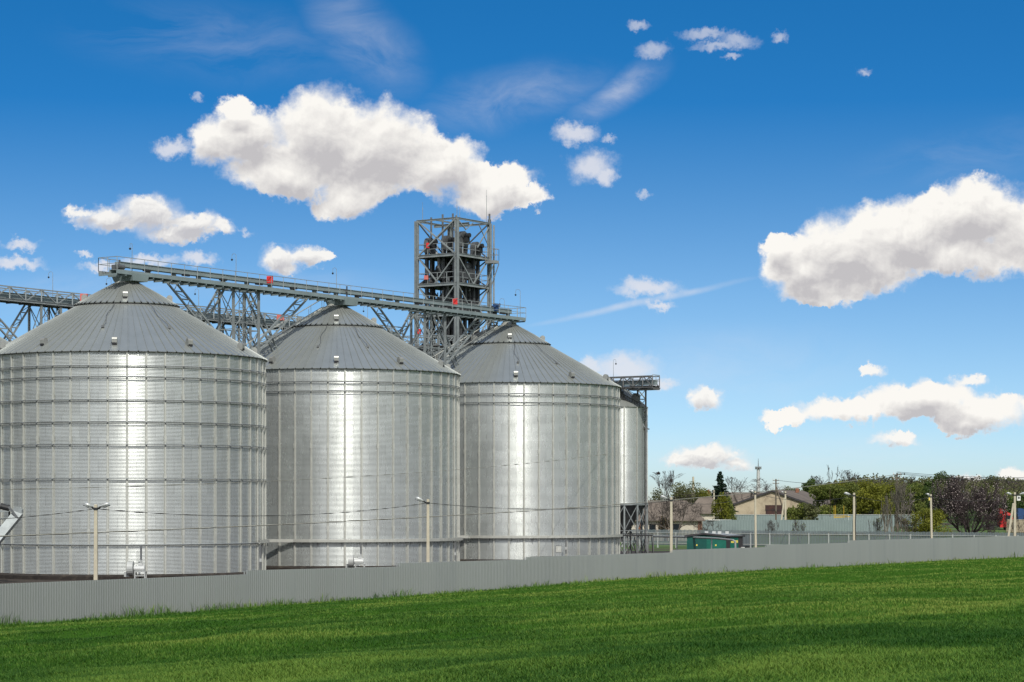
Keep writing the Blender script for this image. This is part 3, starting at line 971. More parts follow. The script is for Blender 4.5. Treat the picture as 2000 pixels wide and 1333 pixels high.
t0, t1 = -2.5, 52.6
fc = thing('chain_conveyor', 'long enclosed grain conveyor with walkway crossing the three front silo roofs', 'conveyor', W(0, 0, 22.4))
P = lambda nm, mb, m, **k_: part(nm, mb, M[m], fc, world=True, **k_)
mb = MB().beam(W(-.9, -.1, 23.36), W(52.0, -.1, 23.36), .5, .30)
for k_ in range(36): mb.beam(W(-.9 + 1.5 * k_, -.38, 23.36), W(-.9 + 1.5 * k_, .18, 23.36), .05, .38)
mb.beam(W(-.9, -.1, 23.53), W(52.0, -.1, 23.53), .62, .04); mb.beam(W(-.9, -.1, 23.19), W(52.0, -.1, 23.19), .62, .03)
for k_ in range(19): mb.beam(W(-.5 + 2.9 * k_, -.1, 22.7), W(-.5 + 2.9 * k_, -.1, 23.2), .4, .08)
P('trough', mb, 'steel_blue')
mb = MB()
for s_ in (.62, 1.32, -.5): mb.beam(W(t0, s_, 22.60), W(t1, s_, 22.60), .08, .27)
for k_ in range(56): mb.beam(W(t0 + k_, -.5, 22.40), W(t0 + k_, 1.34, 22.41), .07, .12)
P('walkway_frame', mb, 'steel_blue')
mb = MB().beam(W(t0, .97, 22.76), W(t1, .97, 22.76), .7, .035)
P('walkway_deck', mb, 'steel')
mb = handrail(MB(), [W(t0, 1.36, 0), W(t1, 1.36, 0)], 22.72, 23.72, 1.5, .02)
P('handrail', mb, 'steel')
mb = handrail(MB(), [W(t0, 1.36, 0), W(t0, -.55, 0), W(-.2, -.55, 0)], 22.72, 23.72, 1.2, .022)
mb.beam(W(t0, -.5, 22.6), W(-.6, -.5, 22.6), .1, .28)
P('end_railing', mb, 'steel')
mb = handrail(MB(), [W(t1, 1.36, 0), W(t1, -.55, 0), W(49.5, -.55, 0)], 22.72, 23.72, 1.2, .022)
P('end_railing', mb, 'steel')
for tt in (0, 25.85, 51.7):
    hb = MB()
    w0, w1 = .95, .8
    hb.add([W(tt - w0, -.8, 22.66), W(tt + w0, -.8, 22.66), W(tt + w0, 1.42, 22.62), W(tt - w0, 1.42, 22.62), W(tt - w1, -.6, 22.06), W(tt + w1, -.6, 22.06), W(tt + w1, 1.36, 22.06), W(tt - w1, 1.36, 22.06)],
           [(0, 3, 2, 1), (4, 5, 6, 7), (0, 1, 5, 4), (1, 2, 6, 5), (2, 3, 7, 6), (3, 0, 4, 7)])
    if tt < 50: P('discharge_box', hb, 'steel_blue')
    hb = MB().tube([W(tt, 0, 22.25), W(tt, 0, 21.85)], .45, 12)
    P('discharge_spout', hb, 'duct_grey')
for k_ in range(12):
    mb = MB().beam(W(1.6 + 4.4 * k_, .2, 23.10), W(2.35 + 4.4 * k_, .2, 23.10), .22, .16)
    P('support_shoe', mb, 'black')
mb = MB(); mb.tube([W(-1.2, -.1, 23.0), W(-1.2, -.1, 23.02)], .1)
mb.beam(W(-1.6, .1, 23.0), W(-.9, .1, 23.0), .35, .5); mb.tube([W(-1.5, .45, 23.1), W(-.8, .45, 23.1)], .17, 10); mb.beam(W(-1.2, .2, 22.8), W(-1.0, .2, 23.65), .1)
P('drive_unit', mb, 'duct_grey')
mb = MB(); mb.tube([W(48.9, .3, 23.75), W(49.6, .3, 23.75)], .2, 10); mb.beam(W(49.0, .2, 23.5), W(49.4, .2, 23.5), .4, .5)
P('drive_motor', mb, 'blue', label='blue drive motor')
mb = MB(); mb.beam(W(49.4, -.1, 22.9), W(49.4, -.1, 23.75), .5, .07); mb.beam(W(26.6, .3, 22.5), W(26.6, .3, 23.8), .10, .25)
P('cable_riser', mb, 'black')


def lattice(mb_l, mb_b, base, axa, axb, ha, hb, z0, z1, ph, leg=.16, br=.07, xb=True):
    """four legs and braced panels; returns list of leg builders"""
    cs = [base + axa * (i * ha) + axb * (j * hb) for i, j in ((-1, -1), (1, -1), (1, 1), (-1, 1))]
    for c_, m_ in zip(cs, mb_l): m_.ibeam(c_ + UP * z0, c_ + UP * z1, leg, leg, Vector((axa.x, axa.y, 0)))
    n_ = max(1, round((z1 - z0) / ph))
    for k_ in range(n_):
        za = z0 + (z1 - z0) * k_ / n_; zb = z0 + (z1 - z0) * (k_ + 1) / n_
        for i in range(4):
            p_, q_ = cs[i], cs[(i + 1) % 4]
            mb_b.beam(p_ + UP * zb, q_ + UP * zb, br * 1.2)
            if xb:
                mb_b.beam(p_ + UP * za, q_ + UP * zb, br); mb_b.beam(q_ + UP * za, p_ + UP * zb, br)
    return cs


def lat_strut(mb, p, q, ax, w_=.55, rung=.9, sz=.13):
    """inclined ladder-like strut made of two chords with rungs and diagonals"""
    p = Vector(p); q = Vector(q); n_ = max(2, round((q - p).length / rung))
    h_ = ax * w_
    mb.beam(p - h_, q - h_, sz); mb.beam(p + h_, q + h_, sz)
    for i in range(n_ + 1):
        c_ = p.lerp(q, i / n_)
        mb.beam(c_ - h_, c_ + h_, sz * .7)
        if i < n_:
            d_ = p.lerp(q, (i + 1) / n_)
            mb.beam(c_ - h_ if i % 2 else c_ + h_, d_ + h_ if i % 2 else d_ - h_, sz * .35)
    return mb


def support(tc_, s_, zt, lab, spread=True, half=1.55, group=None, zlow=0.0, cat='support tower'):
    t_ = thing('support_tower', lab, cat, W(tc_, s_, 0), 0, group)
    legs = [MB() for _ in range(4)]; br = MB()
    lattice(legs, br, W(tc_, s_, 0), D, NV, half, .75, zlow, zt, 3.1, .17, .055)
    for l_ in legs: part('leg', l_, M['steel'], t_, world=True)
    part('bracing', br, M['steel'], t_, world=True)
    ld = MB()
    for o_ in (-.22, .22): ld.beam(W(tc_ - .1 + o_, s_ + .3, zlow), W(tc_ - .1 + o_, s_ + .3, zt), .05)
    for k_ in range(int((zt - zlow) / .35)): ld.beam(W(tc_ - .32, s_ + .3, zlow + .35 * k_), W(tc_ + .12, s_ + .3, zlow + .35 * k_), .035)
    for k_ in range(int((zt - zlow) / .9)):
        z_ = zlow + .9 * k_
        ld.tube([W(tc_ - .1 + math.cos(R(a_)) * .36, s_ + .3 + math.sin(R(a_)) * .62, z_) for a_ in range(0, 181, 36)], .02, 4)
    part('ladder', ld, M['steel'], t_, world=True)
    if spread:
        for sg in (-1, 1):
            part('inclined_strut', lat_strut(MB(), W(tc_ + sg * 8.0, s_ + .1, zt - .05), W(tc_ - sg * .2, s_ + .1, zt - 6.3), D), M['steel'], t_, world=True)
            part('inner_strut', lat_strut(MB(), W(tc_ + sg * 1.6, s_ - .5, zt), W(tc_ + sg * 6.0, s_ - .5, zt - 5.6), D, .35), M['steel'], t_, world=True)
    return t_


support(12.93, 0, 22.40, 'lattice tower with slanting struts under the conveyor between ringed and middle silo', group='conveyor support towers of the front row')
support(38.8, 0, 22.40, 'lattice tower with slanting struts under the conveyor between middle and farthest silo', group='conveyor support towers of the front row')

# back-row truss gallery
bk = thing('truss_conveyor', 'truss-sided grain conveyor gallery running behind the front silo roofs', 'conveyor', W(18, -27, 22.9))


def truss_gallery(root, a_fn, ta, tb, zb, zt, hw, pitch, m='steel'):
    for s_ in (-hw, hw):
        mb = MB()
        mb.ibeam(a_fn(ta, s_, zb), a_fn(tb, s_, zb), .16, .22); mb.beam(a_fn(ta, s_, zt), a_fn(tb, s_, zt), .10, .10)
        mb.beam(a_fn(ta, s_, zb + (zt - zb) * .68), a_fn(tb, s_, zb + (zt - zb) * .68), .05)
        n_ = round((tb - ta) / pitch)
        for k_ in range(n_ + 1):
            t_ = ta + (tb - ta) * k_ / n_
            mb.beam(a_fn(t_, s_, zb), a_fn(t_, s_, zt), .10)
            if k_ < n_:
                t2 = ta + (tb - ta) * (k_ + 1) / n_
                mb.beam(a_fn(t_, s_, zt if k_ % 2 else zb), a_fn(t2, s_, zb if k_ % 2 else zt), .085)
        part('side_truss', mb, M[m], root, world=True)
    mb = MB().beam(a_fn(ta, 0, zb + .42), a_fn(tb, 0, zb + .42), .62, .42)
    mb.beam(a_fn(ta, 0, zb + .68), a_fn(tb, 0, zb + .68), .75, .04)
    part('trough', mb, M['steel_blue'], root, world=True)
    mb = MB().beam(a_fn(ta, 0, zb + .1), a_fn(tb, 0, zb + .1), hw * 2, .06)
    n_ = round((tb - ta) / 1.5)
    for k_ in range(n_ + 1):
        t_ = ta + (tb - ta) * k_ / n_
        mb.beam(a_fn(t_, -hw - .1, zb - .12), a_fn(t_, hw + .1, zb - .12), .10, .12)
    part('floor', mb, M['steel_dark'], root, world=True)


truss_gallery(bk, lambda t, s, z: W(t, s - 27, z), -46, 70, 22.95, 24.1, .85, 1.9)
for tc_, lab in ((18, 'steel trestle under the truss gallery beside the ringed silo roof at left'), (43.9, 'steel trestle under the truss gallery seen between ringed and middle silo'), (64.0, 'steel trestle under the truss gallery just left of the elevator tower')):
    support(tc_, -27, 22.8, lab, True, 1.2, 'trestles of the rear conveyor gallery', zlow=4)

# ------------------------------------------------------------------ elevator tower
CN = Vector((-5.66, 236, 0))
E = lambda u_, v_, z_: CN - NV * u_ + D * v_ + UP * z_     # u along left face, v along right face
LU, LV = 5.1, 5.9
ZL = [0, 4.5, 9, 13, 17, 21.2, 24.6, 27.75, 30.75, 34.45]
tw = thing('elevator_tower', 'open steel headhouse tower crammed with ducts rising behind the silos', 'tower', CN)
T = lambda nm, mb, m, **k_: part(nm, mb, M[m], tw, world=True, **k_)
for u_, v_ in ((0, 0), (LU, 0), (0, LV), (LU, LV)):
    T('corner_post', MB().ibeam(E(u_, v_, 0), E(u_, v_, ZL[-1]), .36, .36, NV, .05), 'steel')
for u_, v_ in ((LU * .5, LV), (LU, LV * .5)):
    T('inner_post', MB().ibeam(E(u_, v_, 0), E(u_, v_, ZL[-2]), .22, .22, NV), 'steel_dark')
for z_ in ZL[1:]:
    mb = MB()
    for p_, q_ in (((0, 0), (LU, 0)), ((0, 0), (0, LV)), ((LU, 0), (LU, LV)), ((0, LV), (LU, LV))):
        mb.ibeam(E(*p_, z_), E(*q_, z_), .16, .30 if z_ < 34 else .2)
    if z_ < 34:
        for f_ in (.33, .66): mb.ibeam(E(LU * f_, 0, z_ - .05), E(LU * f_, LV, z_ - .05), .12, .2)
    T('floor_frame', mb, 'steel')
    if z_ < 34:
        T('floor_deck', MB().add([E(0.05, .05, z_ + .16), E(LU - .05, .05, z_ + .16), E(LU - .05, LV - .05, z_ + .16), E(.05, LV - .05, z_ + .16),
                                  E(0.05, .05, z_ + .19), E(LU - .05, .05, z_ + .19), E(LU - .05, LV - .05, z_ + .19), E(.05, LV - .05, z_ + .19)],
                                 [(0, 1, 2, 3), (7, 6, 5, 4), (0, 4, 5, 1), (1, 5, 6, 2), (2, 6, 7, 3), (3, 7, 4, 0)]), 'steel_dark')
        mb = handrail(MB(), [E(.15, .12, 0), E(LU - .15, .12, 0)], z_ + .2, z_ + 1.25, 1.2, .025)
        handrail(mb, [E(.12, .15, 0), E(.12, LV - .15, 0)], z_ + .2, z_ + 1.25, 1.2, .025)
        handrail(mb, [E(LU - .12, .15, 0), E(LU - .12, LV - .15, 0), E(.1, LV - .12, 0)], z_ + .2, z_ + 1.25, 1.5, .025)
        T('handrail', mb, 'steel')
mb = MB(); mb2 = MB()
for a_, b_ in zip(ZL[:-1], ZL[1:]):
    if b_ > 34:
        mb.beam(E(.1, 0, a_), E(LU - .1, 0, b_), .13); mb.beam(E(.1, 0, b_), E(LU - .1, 0, a_), .13)
        mb.beam(E(0, .1, b_ - .1), E(0, 1.6, b_ - 1.0), .1); mb.beam(E(0, 1.5, b_ - 1.1), E(0, LV * .5, b_ - .2), .07)
        mb.beam(E(0, LV - .1, b_ - .4), E(0, LV - 2.2, a_ + 1.0), .1); mb.beam(E(0, LV - 1.9, b_ - .3), E(0, LV - .3, a_ + 1.5), .08)
    else:
        mb.beam(E(.1, 0, b_), E(LU * .55, 0, a_ + .1), .12); mb.beam(E(LU - .1, 0, b_), E(LU * .45, 0, a_ + .1), .12)
        mb.beam(E(0, .1, b_), E(0, LV * .5, a_ + .15), .12); mb.beam(E(0, LV - .1, b_), E(0, LV * .5, a_ + .15), .12)
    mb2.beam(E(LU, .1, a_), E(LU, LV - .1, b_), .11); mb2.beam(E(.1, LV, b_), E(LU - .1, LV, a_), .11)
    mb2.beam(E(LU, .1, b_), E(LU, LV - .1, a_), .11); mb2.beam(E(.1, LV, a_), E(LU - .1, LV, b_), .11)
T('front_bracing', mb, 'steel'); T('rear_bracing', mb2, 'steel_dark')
mb = MB()
mb.beam(E(0, 0, ZL[-1]), E(LU, LV, ZL[-1]), .14); mb.beam(E(LU * .5, 0, ZL[-1] - .05), E(LU * .5, LV, ZL[-1] - .05), .14)
mb.ibeam(E(.3, LV * .45, ZL[-1] - .3), E(LU - .3, LV * .45, ZL[-1] - .3), .2, .3)
T('hoist_beam', mb, 'steel')
# dog-leg stairs on the rear-left side
mb = MB()
for i, (a_, b_) in enumerate(zip(ZL[:-1], ZL[1:])):
    if b_ > 31: break
    va, vb_ = (.6, LV - .6) if i % 2 else (LV - .6, .6)
    for o_ in (-.35, .35): mb.beam(E(LU - .6 + o_, va, a_ + .2), E(LU - .6 + o_, vb_, b_ + .2), .06, .2)
    for k_ in range(14):
        f_ = (k_ + .5) / 14
        c_ = E(LU - .6, va + (vb_ - va) * f_, a_ + .2 + (b_ - a_) * f_); mb.beam(c_ - NV * .35, c_ + NV * .35, .2, .03)
T('stair', mb, 'steel_dark')
# balcony on the right
mb = MB(); bz = 30.2; bc = E(-.1, LV, 0)
mb.add([bc + UP * bz, bc - D * .9 + UP * bz, bc - D * .9 + NV * 1.1 + UP * bz, bc + NV * 1.1 + UP * bz, bc + UP * (bz + .3), bc - D * .9 + UP * (bz + .3), bc - D * .9 + NV * 1.1 + UP * (bz + .3), bc + NV * 1.1 + UP * (bz + .3)],
       [(0, 1, 2, 3), (7, 6, 5, 4), (0, 4, 5, 1), (1, 5, 6, 2), (2, 6, 7, 3), (3, 7, 4, 0)])
for dd in (0, .9): mb.beam(bc - D * dd + NV * 1.1 + UP * bz, bc - D * dd + UP * (bz - 2.6), .07)
handrail(mb, [bc, bc + NV * 1.1, bc + NV * 1.1 - D * .9, bc - D * .9], bz + .3, bz + 1.5, .55, .02, (.5,))
T('balcony', mb, 'roof_grey')
mb = MB().tube([E(.1, LV + .15, 4), E(.1, LV + .15, 34.9)], .17, 10); mb.tube([E(.1, LV + .15, 34.9), E(.1, LV + .15, 35.5)], .1, 8)
T('vent_stack', mb, 'duct_grey')
mb = MB().tube([E(-.35, LV + .3, 8), E(-.35, LV + .3, 34.3)], .09, 6)
T('downpipe', mb, 'steel')
for p_, h_ in ((E(LU - .7, .1, 0), 36.4), (E(.3, LV - .1, 0), 38.0), (E(.4, .6, 0), 36.4), (E(.9, 1.8, 0), 35.8)):
    T('lightning_rod', MB().tube([p_ + UP * ZL[-1], p_ + UP * (h_ - .6)], .028, 5).tube([p_ + UP * (h_ - .6), p_ + UP * h_], .013, 4), 'steel')
for u_, v_, h_ in ((4.1, 1.2, 34.9), (3.0, 1.7, 35.2), (2.2, 2.4, 35.3), (1.9, 2.6, 35.1)):
    T('breather_pipe', MB().tube([E(u_, v_, 29), E(u_, v_, h_)], .1, 8), 'duct_grey')

# bucket elevators: two trunking shafts under a rounded head
EL = [(4.2, 1.0, 32.6, 'slim bucket elevator with rounded head at the left side of the tower top'), (3.0, 2.4, 32.9, 'bucket elevator with tall domed head at the middle of the tower top'),
      (.9, 2.3, 33.2, 'dark bucket elevator with large round head beside the front corner post'), (.8, 4.5, 32.3, 'low round-headed bucket elevator beside the vent stack')]
for u_, v_, zt, lab in EL:
    e_ = thing('bucket_elevator', lab, 'bucket elevator', E(u_, v_, 0), 0, 'bucket elevators inside the tower')
    for o_ in (-.42, .42):
        part('shaft', MB().beam(E(u_, v_ + o_, 0), E(u_, v_ + o_, zt - .9), .32, .30, D), M['duct'], e_, world=True)
    hd = MB(); ol = [(-.75, -1.2), (.75, -1.2), (.78, -.1)] + [(math.cos(R(a_)) * .78, math.sin(R(a_)) * .78) for a_ in range(0, 181, 18)] + [(-.78, -.1)]
    hd.prism([(x_ * .8, y_ * .8) for x_, y_ in ol], -.26, .26, E(u_, v_, zt - .45), D, UP, NV)
    part('head', hd, M['duct_grey'], e_, world=True)
    part('motor', MB().tube([E(u_ - .35, v_, zt - .3), E(u_ - .95, v_, zt - .3)], .24, 10).box(E(u_ - .5, v_, zt - .75), (.5, .5, .5), D), M['black'], e_, world=True)
    part('discharge_spout', MB().tube([E(u_, v_ + .7, zt - 1.0), E(u_ * .7 + .4, v_ * .6 + 1.6, zt - 2.4), E(u_ * .5 + .8, v_ * .5 + 1.6, zt - 5)], .22, 8), M['duct_grey'], e_, world=True)
# machines on the floors
MC = [(3.4, 2.6, 7, 1.9, 1.6, 1.5), (1.5, 3.3, 7, 1.6, 1.9, 1.7), (2.6, 2.4, 6, 2.2, 2.2, 1.7), (1.6, 4.3, 6, 1.4, 1.2, 1.3), (3.2, 3.6, 5, 2.4, 2.0, 2.1), (2.6, 2.8, 4, 2.6, 2.8, 2.2)]
ML = ['dark drum-topped grain cleaner at the left of the highest machine floor', 'dark grain cleaner behind the front corner post on the highest machine floor', 'broad dark grain scale on the second machine floor from the top',
      'small dark hopper scale near the vent stack on the second machine floor from the top', 'large dark grain cleaner on the floor level with the front conveyor', 'dark hopper bin low in the tower behind the conveyor struts']
for (u_, v_, li, a_, b_, h_), lab in zip(MC, ML):
    z_ = ZL[li] + .2
    m_ = thing('grain_cleaner' if 'cleaner' in lab else 'hopper_scale', lab, 'grain machine', E(u_, v_, z_))
    part('casing', MB().box(E(u_, v_, z_ + .5 + h_ * .35), (a_, b_, h_ * .7), NV), M['duct'], m_, world=True)
    part('drum', MB().tube([E(u_ + a_ * .45, v_, z_ + .5 + h_ * .75), E(u_ - a_ * .45, v_, z_ + .5 + h_ * .75)], min(b_, 1.4) * .36, 12), M['duct_grey'], m_, True, world=True)
    fr_ = MB()
    for i in (-1, 1):
        for j in (-1, 1): fr_.beam(E(u_ + i * a_ * .42, v_ + j * b_ * .42, z_), E(u_ + i * a_ * .42, v_ + j * b_ * .42, z_ + .6), .12)
    fr_.box(E(u_, v_, z_ + .56), (a_ * .95, b_ * .95, .08), NV)
    part('stand', fr_, M['steel_dark'], m_, world=True)
    part('inlet_pipe', MB().tube([E(u_, v_, z_ + h_), E(u_ + .2, v_ + .3, z_ + h_ + .6), E(u_ + .2, v_ + .3, z_ + 2.9)], .2, 8), M['duct_grey'], m_, world=True)
# pipework running through the floors
rg = random.Random(8)
pr = thing('spout_pipes', 'bundle of dark grain spouts dropping through the tower floors', 'pipework', E(2.5, 3, 0))
for i in range(34):
    u_, v_ = rg.uniform(.5, LU - .5), rg.uniform(.4, LV - .4)
    zt = rg.choice([30.6, 30.6, 28.5, 27.2, 24.2]); zb = zt - rg.uniform(4, 12)
    k_ = rg.uniform(.05, .17)
    mb = MB()
    if i % 3 == 0:
        mb.tube([E(u_, v_, zt), E(u_, v_, zt - 1), E(rg.uniform(.5, LU - .5), rg.uniform(.5, LV - .5), zb), E(u_ * .5 + 1, v_ * .5 + 1, zb - 3)], k_, 8)
    else:
        mb.tube([E(u_, v_, zt), E(u_, v_, zb)], k_ * 1.1, 8)
        for z_ in (zt - .4, (zt + zb) / 2): mb.tube([E(u_, v_, z_), E(u_, v_, z_ + .1)], k_ * 1.35, 8)
    part('spout', mb, M[rg.choice(['duct', 'duct_grey', 'duct_grey', 'steel_dark'])], pr, world=True)
# diagonal spouts from the tower down to the farthest silo
pr2 = thing('silo_spout', 'sloping grain spout running from the tower to the farthest big silo apex', 'pipework', W(53, -4, 20))
for i in range(3):
    part('spout', MB().tube([E(.6 + i * .5, 1.0 + i * .8, 20.6 + i * .6), W(51.2 + i * .4, -1.0 - .4 * i, 22.0)], .16, 8), M['duct_grey'], pr2, world=True)
mb = lat_strut(MB(), E(-.2, 1, 17), W(50.5, -.8, 22.3), D, .5)
part('truss', mb, M['steel'], pr2, world=True)
sb = thing('lower_walkway', 'open steel walkway bay attached low on the tower behind the middle silo roof', 'walkway', E(LU + 1, -1, 0))
lg = [MB() for _ in range(4)]; br = MB(); lattice(lg, br, E(LU * .5, -1.9, 0), NV, D, 2.6, 1.3, 6, 22.3, 1.9, .15, .08)
for l_ in lg: part('leg', l_, M['steel'], sb, world=True)
part('bracing', br, M['steel'], sb, world=True)
for z_ in (17.2, 19.3, 21.2):
    part('deck', MB().box(E(LU * .5, -1.9, z_), (5.4, 2.8, .1), NV), M['steel_dark'], sb, world=True)
    part('handrail', handrail(MB(), [E(-.1, -3.2, 0), E(LU + .1, -3.2, 0)], z_, z_ + 1.1, 1.2, .03), M['steel'], sb, world=True)
for u_, v_ in ((1, -1.5), (2.6, -2.2), (4.2, -1.4)):
    part('hopper', MB().tube([E(u_, v_, 21.0), E(u_, v_, 19.0), E(u_, v_, 17.0)], [.7, .7, .2], 8), M['duct'], sb, world=True)

# red fire-hose cabinets fixed along the galleries and the tower
RB = [(W(15.47, 1.1, 23.41), .50, .58, 'bright red cabinet on the front conveyor rail left of the middle silo', 'red'), (W(41.4, 1.1, 23.5), .46, .60, 'bright red cabinet on the front conveyor rail in front of the tower', 'red'),
      (E(3.75, .1, 31.85), .32, .55, 'red cabinet on the top floor of the tower near its left post', 'red'), (E(3.95, .1, 28.55), .42, .45, 'faded pinkish red cabinet below the top floor at the tower left side', 'red_faded'),
      (at(548, 621, 222), .7, .55, 'faded red cabinet on the rear gallery between two silo roofs', 'red_faded'), (at(164, 582, 205), .65, .7, 'red cabinet on the rear gallery peeping over the ringed silo roof', 'red_faded'),
      (at(819, 648, 231), .36, .5, 'red cabinet low on the tower above the middle silo roof', 'red')]
for p_, w_, h_, lab, m_ in RB:
    t_ = thing('fire_cabinet', lab, 'cabinet', p_ - UP * h_ / 2, 0, 'red cabinets on the conveyors and tower')
    part('case', MB().box(p_, (w_, .28, h_), Vector((1, 0, 0))), M[m_], t_, world=True)
    part('door', MB().box(p_ - Vector((0, .155, 0)), (w_ * .86, .03, h_ * .86), Vector((1, 0, 0))), M[m_], t_, world=True)

# lightning masts with hooked lamp arms standing above the conveyors
HK = [(258, 545, 478, 176, -4, 'thin mast with hooked tip on the ringed silo conveyor end'), (461, 560, 500, 187, -8, 'thin mast with hooked tip between the ringed silo and the middle silo'),
      (657, 585, 527, 196, -7, 'thin mast with hooked tip above the middle silo apex'), (103, 587, 535, 206, -8, 'orange-footed thin mast on the rear gallery at left'),
      (1016, 625, 570, 221, -9, 'thin mast with hooked tip at the right end of the front conveyor'), (985, 622, 588, 219, -9, 'short thin mast beside the blue motor of the front conveyor'),
      (1198, 750, 705, 240, 5, 'thin hooked mast on the small gallery right of the farthest big silo'),
      (217, 575, 548, 206, -9, 'short hooked mast just left of the ringed silo apex'), (388, 600, 568, 214, -7, 'short hooked mast on the rear gallery right of the ringed silo roof'), (718, 640, 602, 228, -8, 'short hooked mast behind the right slope of the middle silo roof')]
for px_, yb_, yt_, Yd, dx_, lab in HK:
    b_ = at(px_, yb_, Yd); tp_ = at(px_, yt_, Yd); q_ = abs(dx_) / F * Yd; sg = 1 if dx_ > 0 else -1
    t_ = thing('hooked_mast', lab, 'mast', b_, 0, 'thin masts on the conveyors')
    part('pole', MB().tube([b_, tp_], [.03, .018], 5), M['steel'], t_, world=True)
    part('hook', MB().tube([tp_ + Vector((sg * q_ / 2 * (1 - math.cos(R(a_))), 0, q_ / 2 * math.sin(R(a_)))) for a_ in range(0, 181, 20)] + [tp_ + Vector((sg * q_, 0, -.25))], .014, 4), M['steel'], t_, world=True)
    part('lamp', MB().lathe([(.0, .08), (.1, 0), (.05, -.1), (0, -.12)], 8, tp_ + Vector((sg * q_, 0, -.3))), M['black'], t_, world=True)

# ------------------------------------------------------------------ small hopper silo at the right
HX = Vector((11.3, 240, 0)); HR = 2.75; hz0, hz1 = 5.15, 15.15
hs_ = thing('hopper_silo', 'slim hopper-bottomed galvanised silo on braced legs right of the big silos', 'silo', HX, math.atan2(-11.3, 240))
put('silo_wall', wall_mesh(HR, hz0, hz1, 96, .1016, .0065, 12, 6, M['wall']), hs_)
put('roof', roof_mesh(HR + .12, hz1 + .02, .35, hz1 + 2.2, 24, .04, 'roof'), hs_)
part('hopper', MB().lathe([(HR, hz0), (HR * .97, hz0 - .1), (.3, 1.6), (.3, 1.2)], 32), M['duct_grey'], hs_, False)
part('ring_beam', MB().lathe([(HR + .02, hz0 - .12), (HR + .14, hz0 - .12), (HR + .14, hz0 + .1), (HR + .02, hz0 + .1)], 32), M['steel'], hs_)
for k_ in range(12):
    a_ = R(30 * k_ + 8); d_ = Vector((math.sin(a_), -math.cos(a_), 0))
    part('stiffener', MB().prism([(x_, -y_) for x_, y_ in hat], hz0, hz1, (0, -HR - .01, 0)), M['stiff'], hs_).rotation_euler = (0, 0, a_)
    part('leg', MB().ibeam(d_ * (HR + .06) - UP * .3, d_ * (HR + .06) + UP * hz0, .16, .16, d_), M['steel'], hs_)
mb = MB()
for k_ in range(12):
    d1, d2 = [Vector((math.sin(R(30 * q_ + 8)), -math.cos(R(30 * q_ + 8)), 0)) * (HR + .04) for q_ in (k_, k_ + 1)]
    for za, zb in ((.0, 2.4), (2.4, 5.0)):
        mb.beam(d1 + UP * za, d2 + UP * zb, .06); mb.beam(d2 + UP * za, d1 + UP * zb, .06); mb.beam(d1 + UP * zb, d2 + UP * zb, .07)
part('leg_bracing', mb, M['steel'], hs_)
o_ = put('roof_vent', vbm, hs_, 0, Vector((math.sin(.95), -math.cos(.95), 0)) * 2.0 + UP * (hz1 + .75), (0, 0, .95)); o_.scale = (1.5, 1.5, 1.5)
lfr = [MB() for _ in range(4)]; lbr = MB(); lattice(lfr, lbr, Vector((13.45, 238.9, 0)), Vector((1, 0, 0)), Vector((0, 1, 0)), .42, .42, 13.0, 17.0, 1.0, .13, .06)
for l_ in lfr: part('frame_leg', l_, M['steel'], hs_, world=False) if False else None
sf = thing('gallery_bracket', 'short lattice frame holding the small gallery against the slim silo', 'support frame', (13.45, 238.9, 13))
lfr[1].beam(Vector((13.87, 238.48, -.3)), Vector((13.87, 238.48, 13)), .14); lfr[2].beam(Vector((13.87, 239.32, -.3)), Vector((13.87, 239.32, 13)), .14)
for l_ in lfr: part('leg', l_, M['steel_dark'], sf, world=True)
part('bracing', lbr, M['steel'], sf, world=True)
part('foot', MB().beam(Vector((12.9, 239.0, 13.2)), Vector((14.2, 238.7, 12.9)), .5, .12), M['steel_dark'], sf, world=True)
sg_ = thing('truss_conveyor', 'short truss-sided gallery ending in the air above the slim hopper silo', 'conveyor', (14.7, 236.2, 17))
G0 = Vector((14.75, 236.0, 0))
truss_gallery(sg_, lambda t, s, z: G0 - NV * t + D * s + UP * z, 0, 14, 17.15, 18.25, .7, 1.2, 'steel_dark')
part('end_railing', handrail(MB(), [G0 - D * .7, G0 + D * .7], 17.15, 18.35, .7, .03), M['steel'], sg_, world=True)
part('base_plate', MB().beam(G0 + NV * .1 + UP * 16.9, G0 - NV * 3 + UP * 16.9, 1.2, .12), M['steel_dark'], sg_, world=True)
rs_ = thing('roof_stair', 'sloping caged stair leaning on the slim hopper silo roof', 'stair', HX + UP * 15)
part('stair', lat_strut(MB(), HX + Vector((-1.5, -2.2, 17.2)), HX + Vector((1.9, -2.1, 15.3)), UP, .22, .3, .07), M['black'], rs_, world=True)
part('handrail', MB().beam(HX + Vector((-1.5, -2.3, 18.1)), HX + Vector((1.9, -2.2, 16.2)), .05).beam(HX + Vector((1.9, -2.2, 16.2)), HX + Vector((1.9, -2.2, 15.3)), .05).beam(HX + Vector((.2, -2.25, 17.1)), HX + Vector((.2, -2.2, 16.2)), .05), M['black'], rs_, world=True)
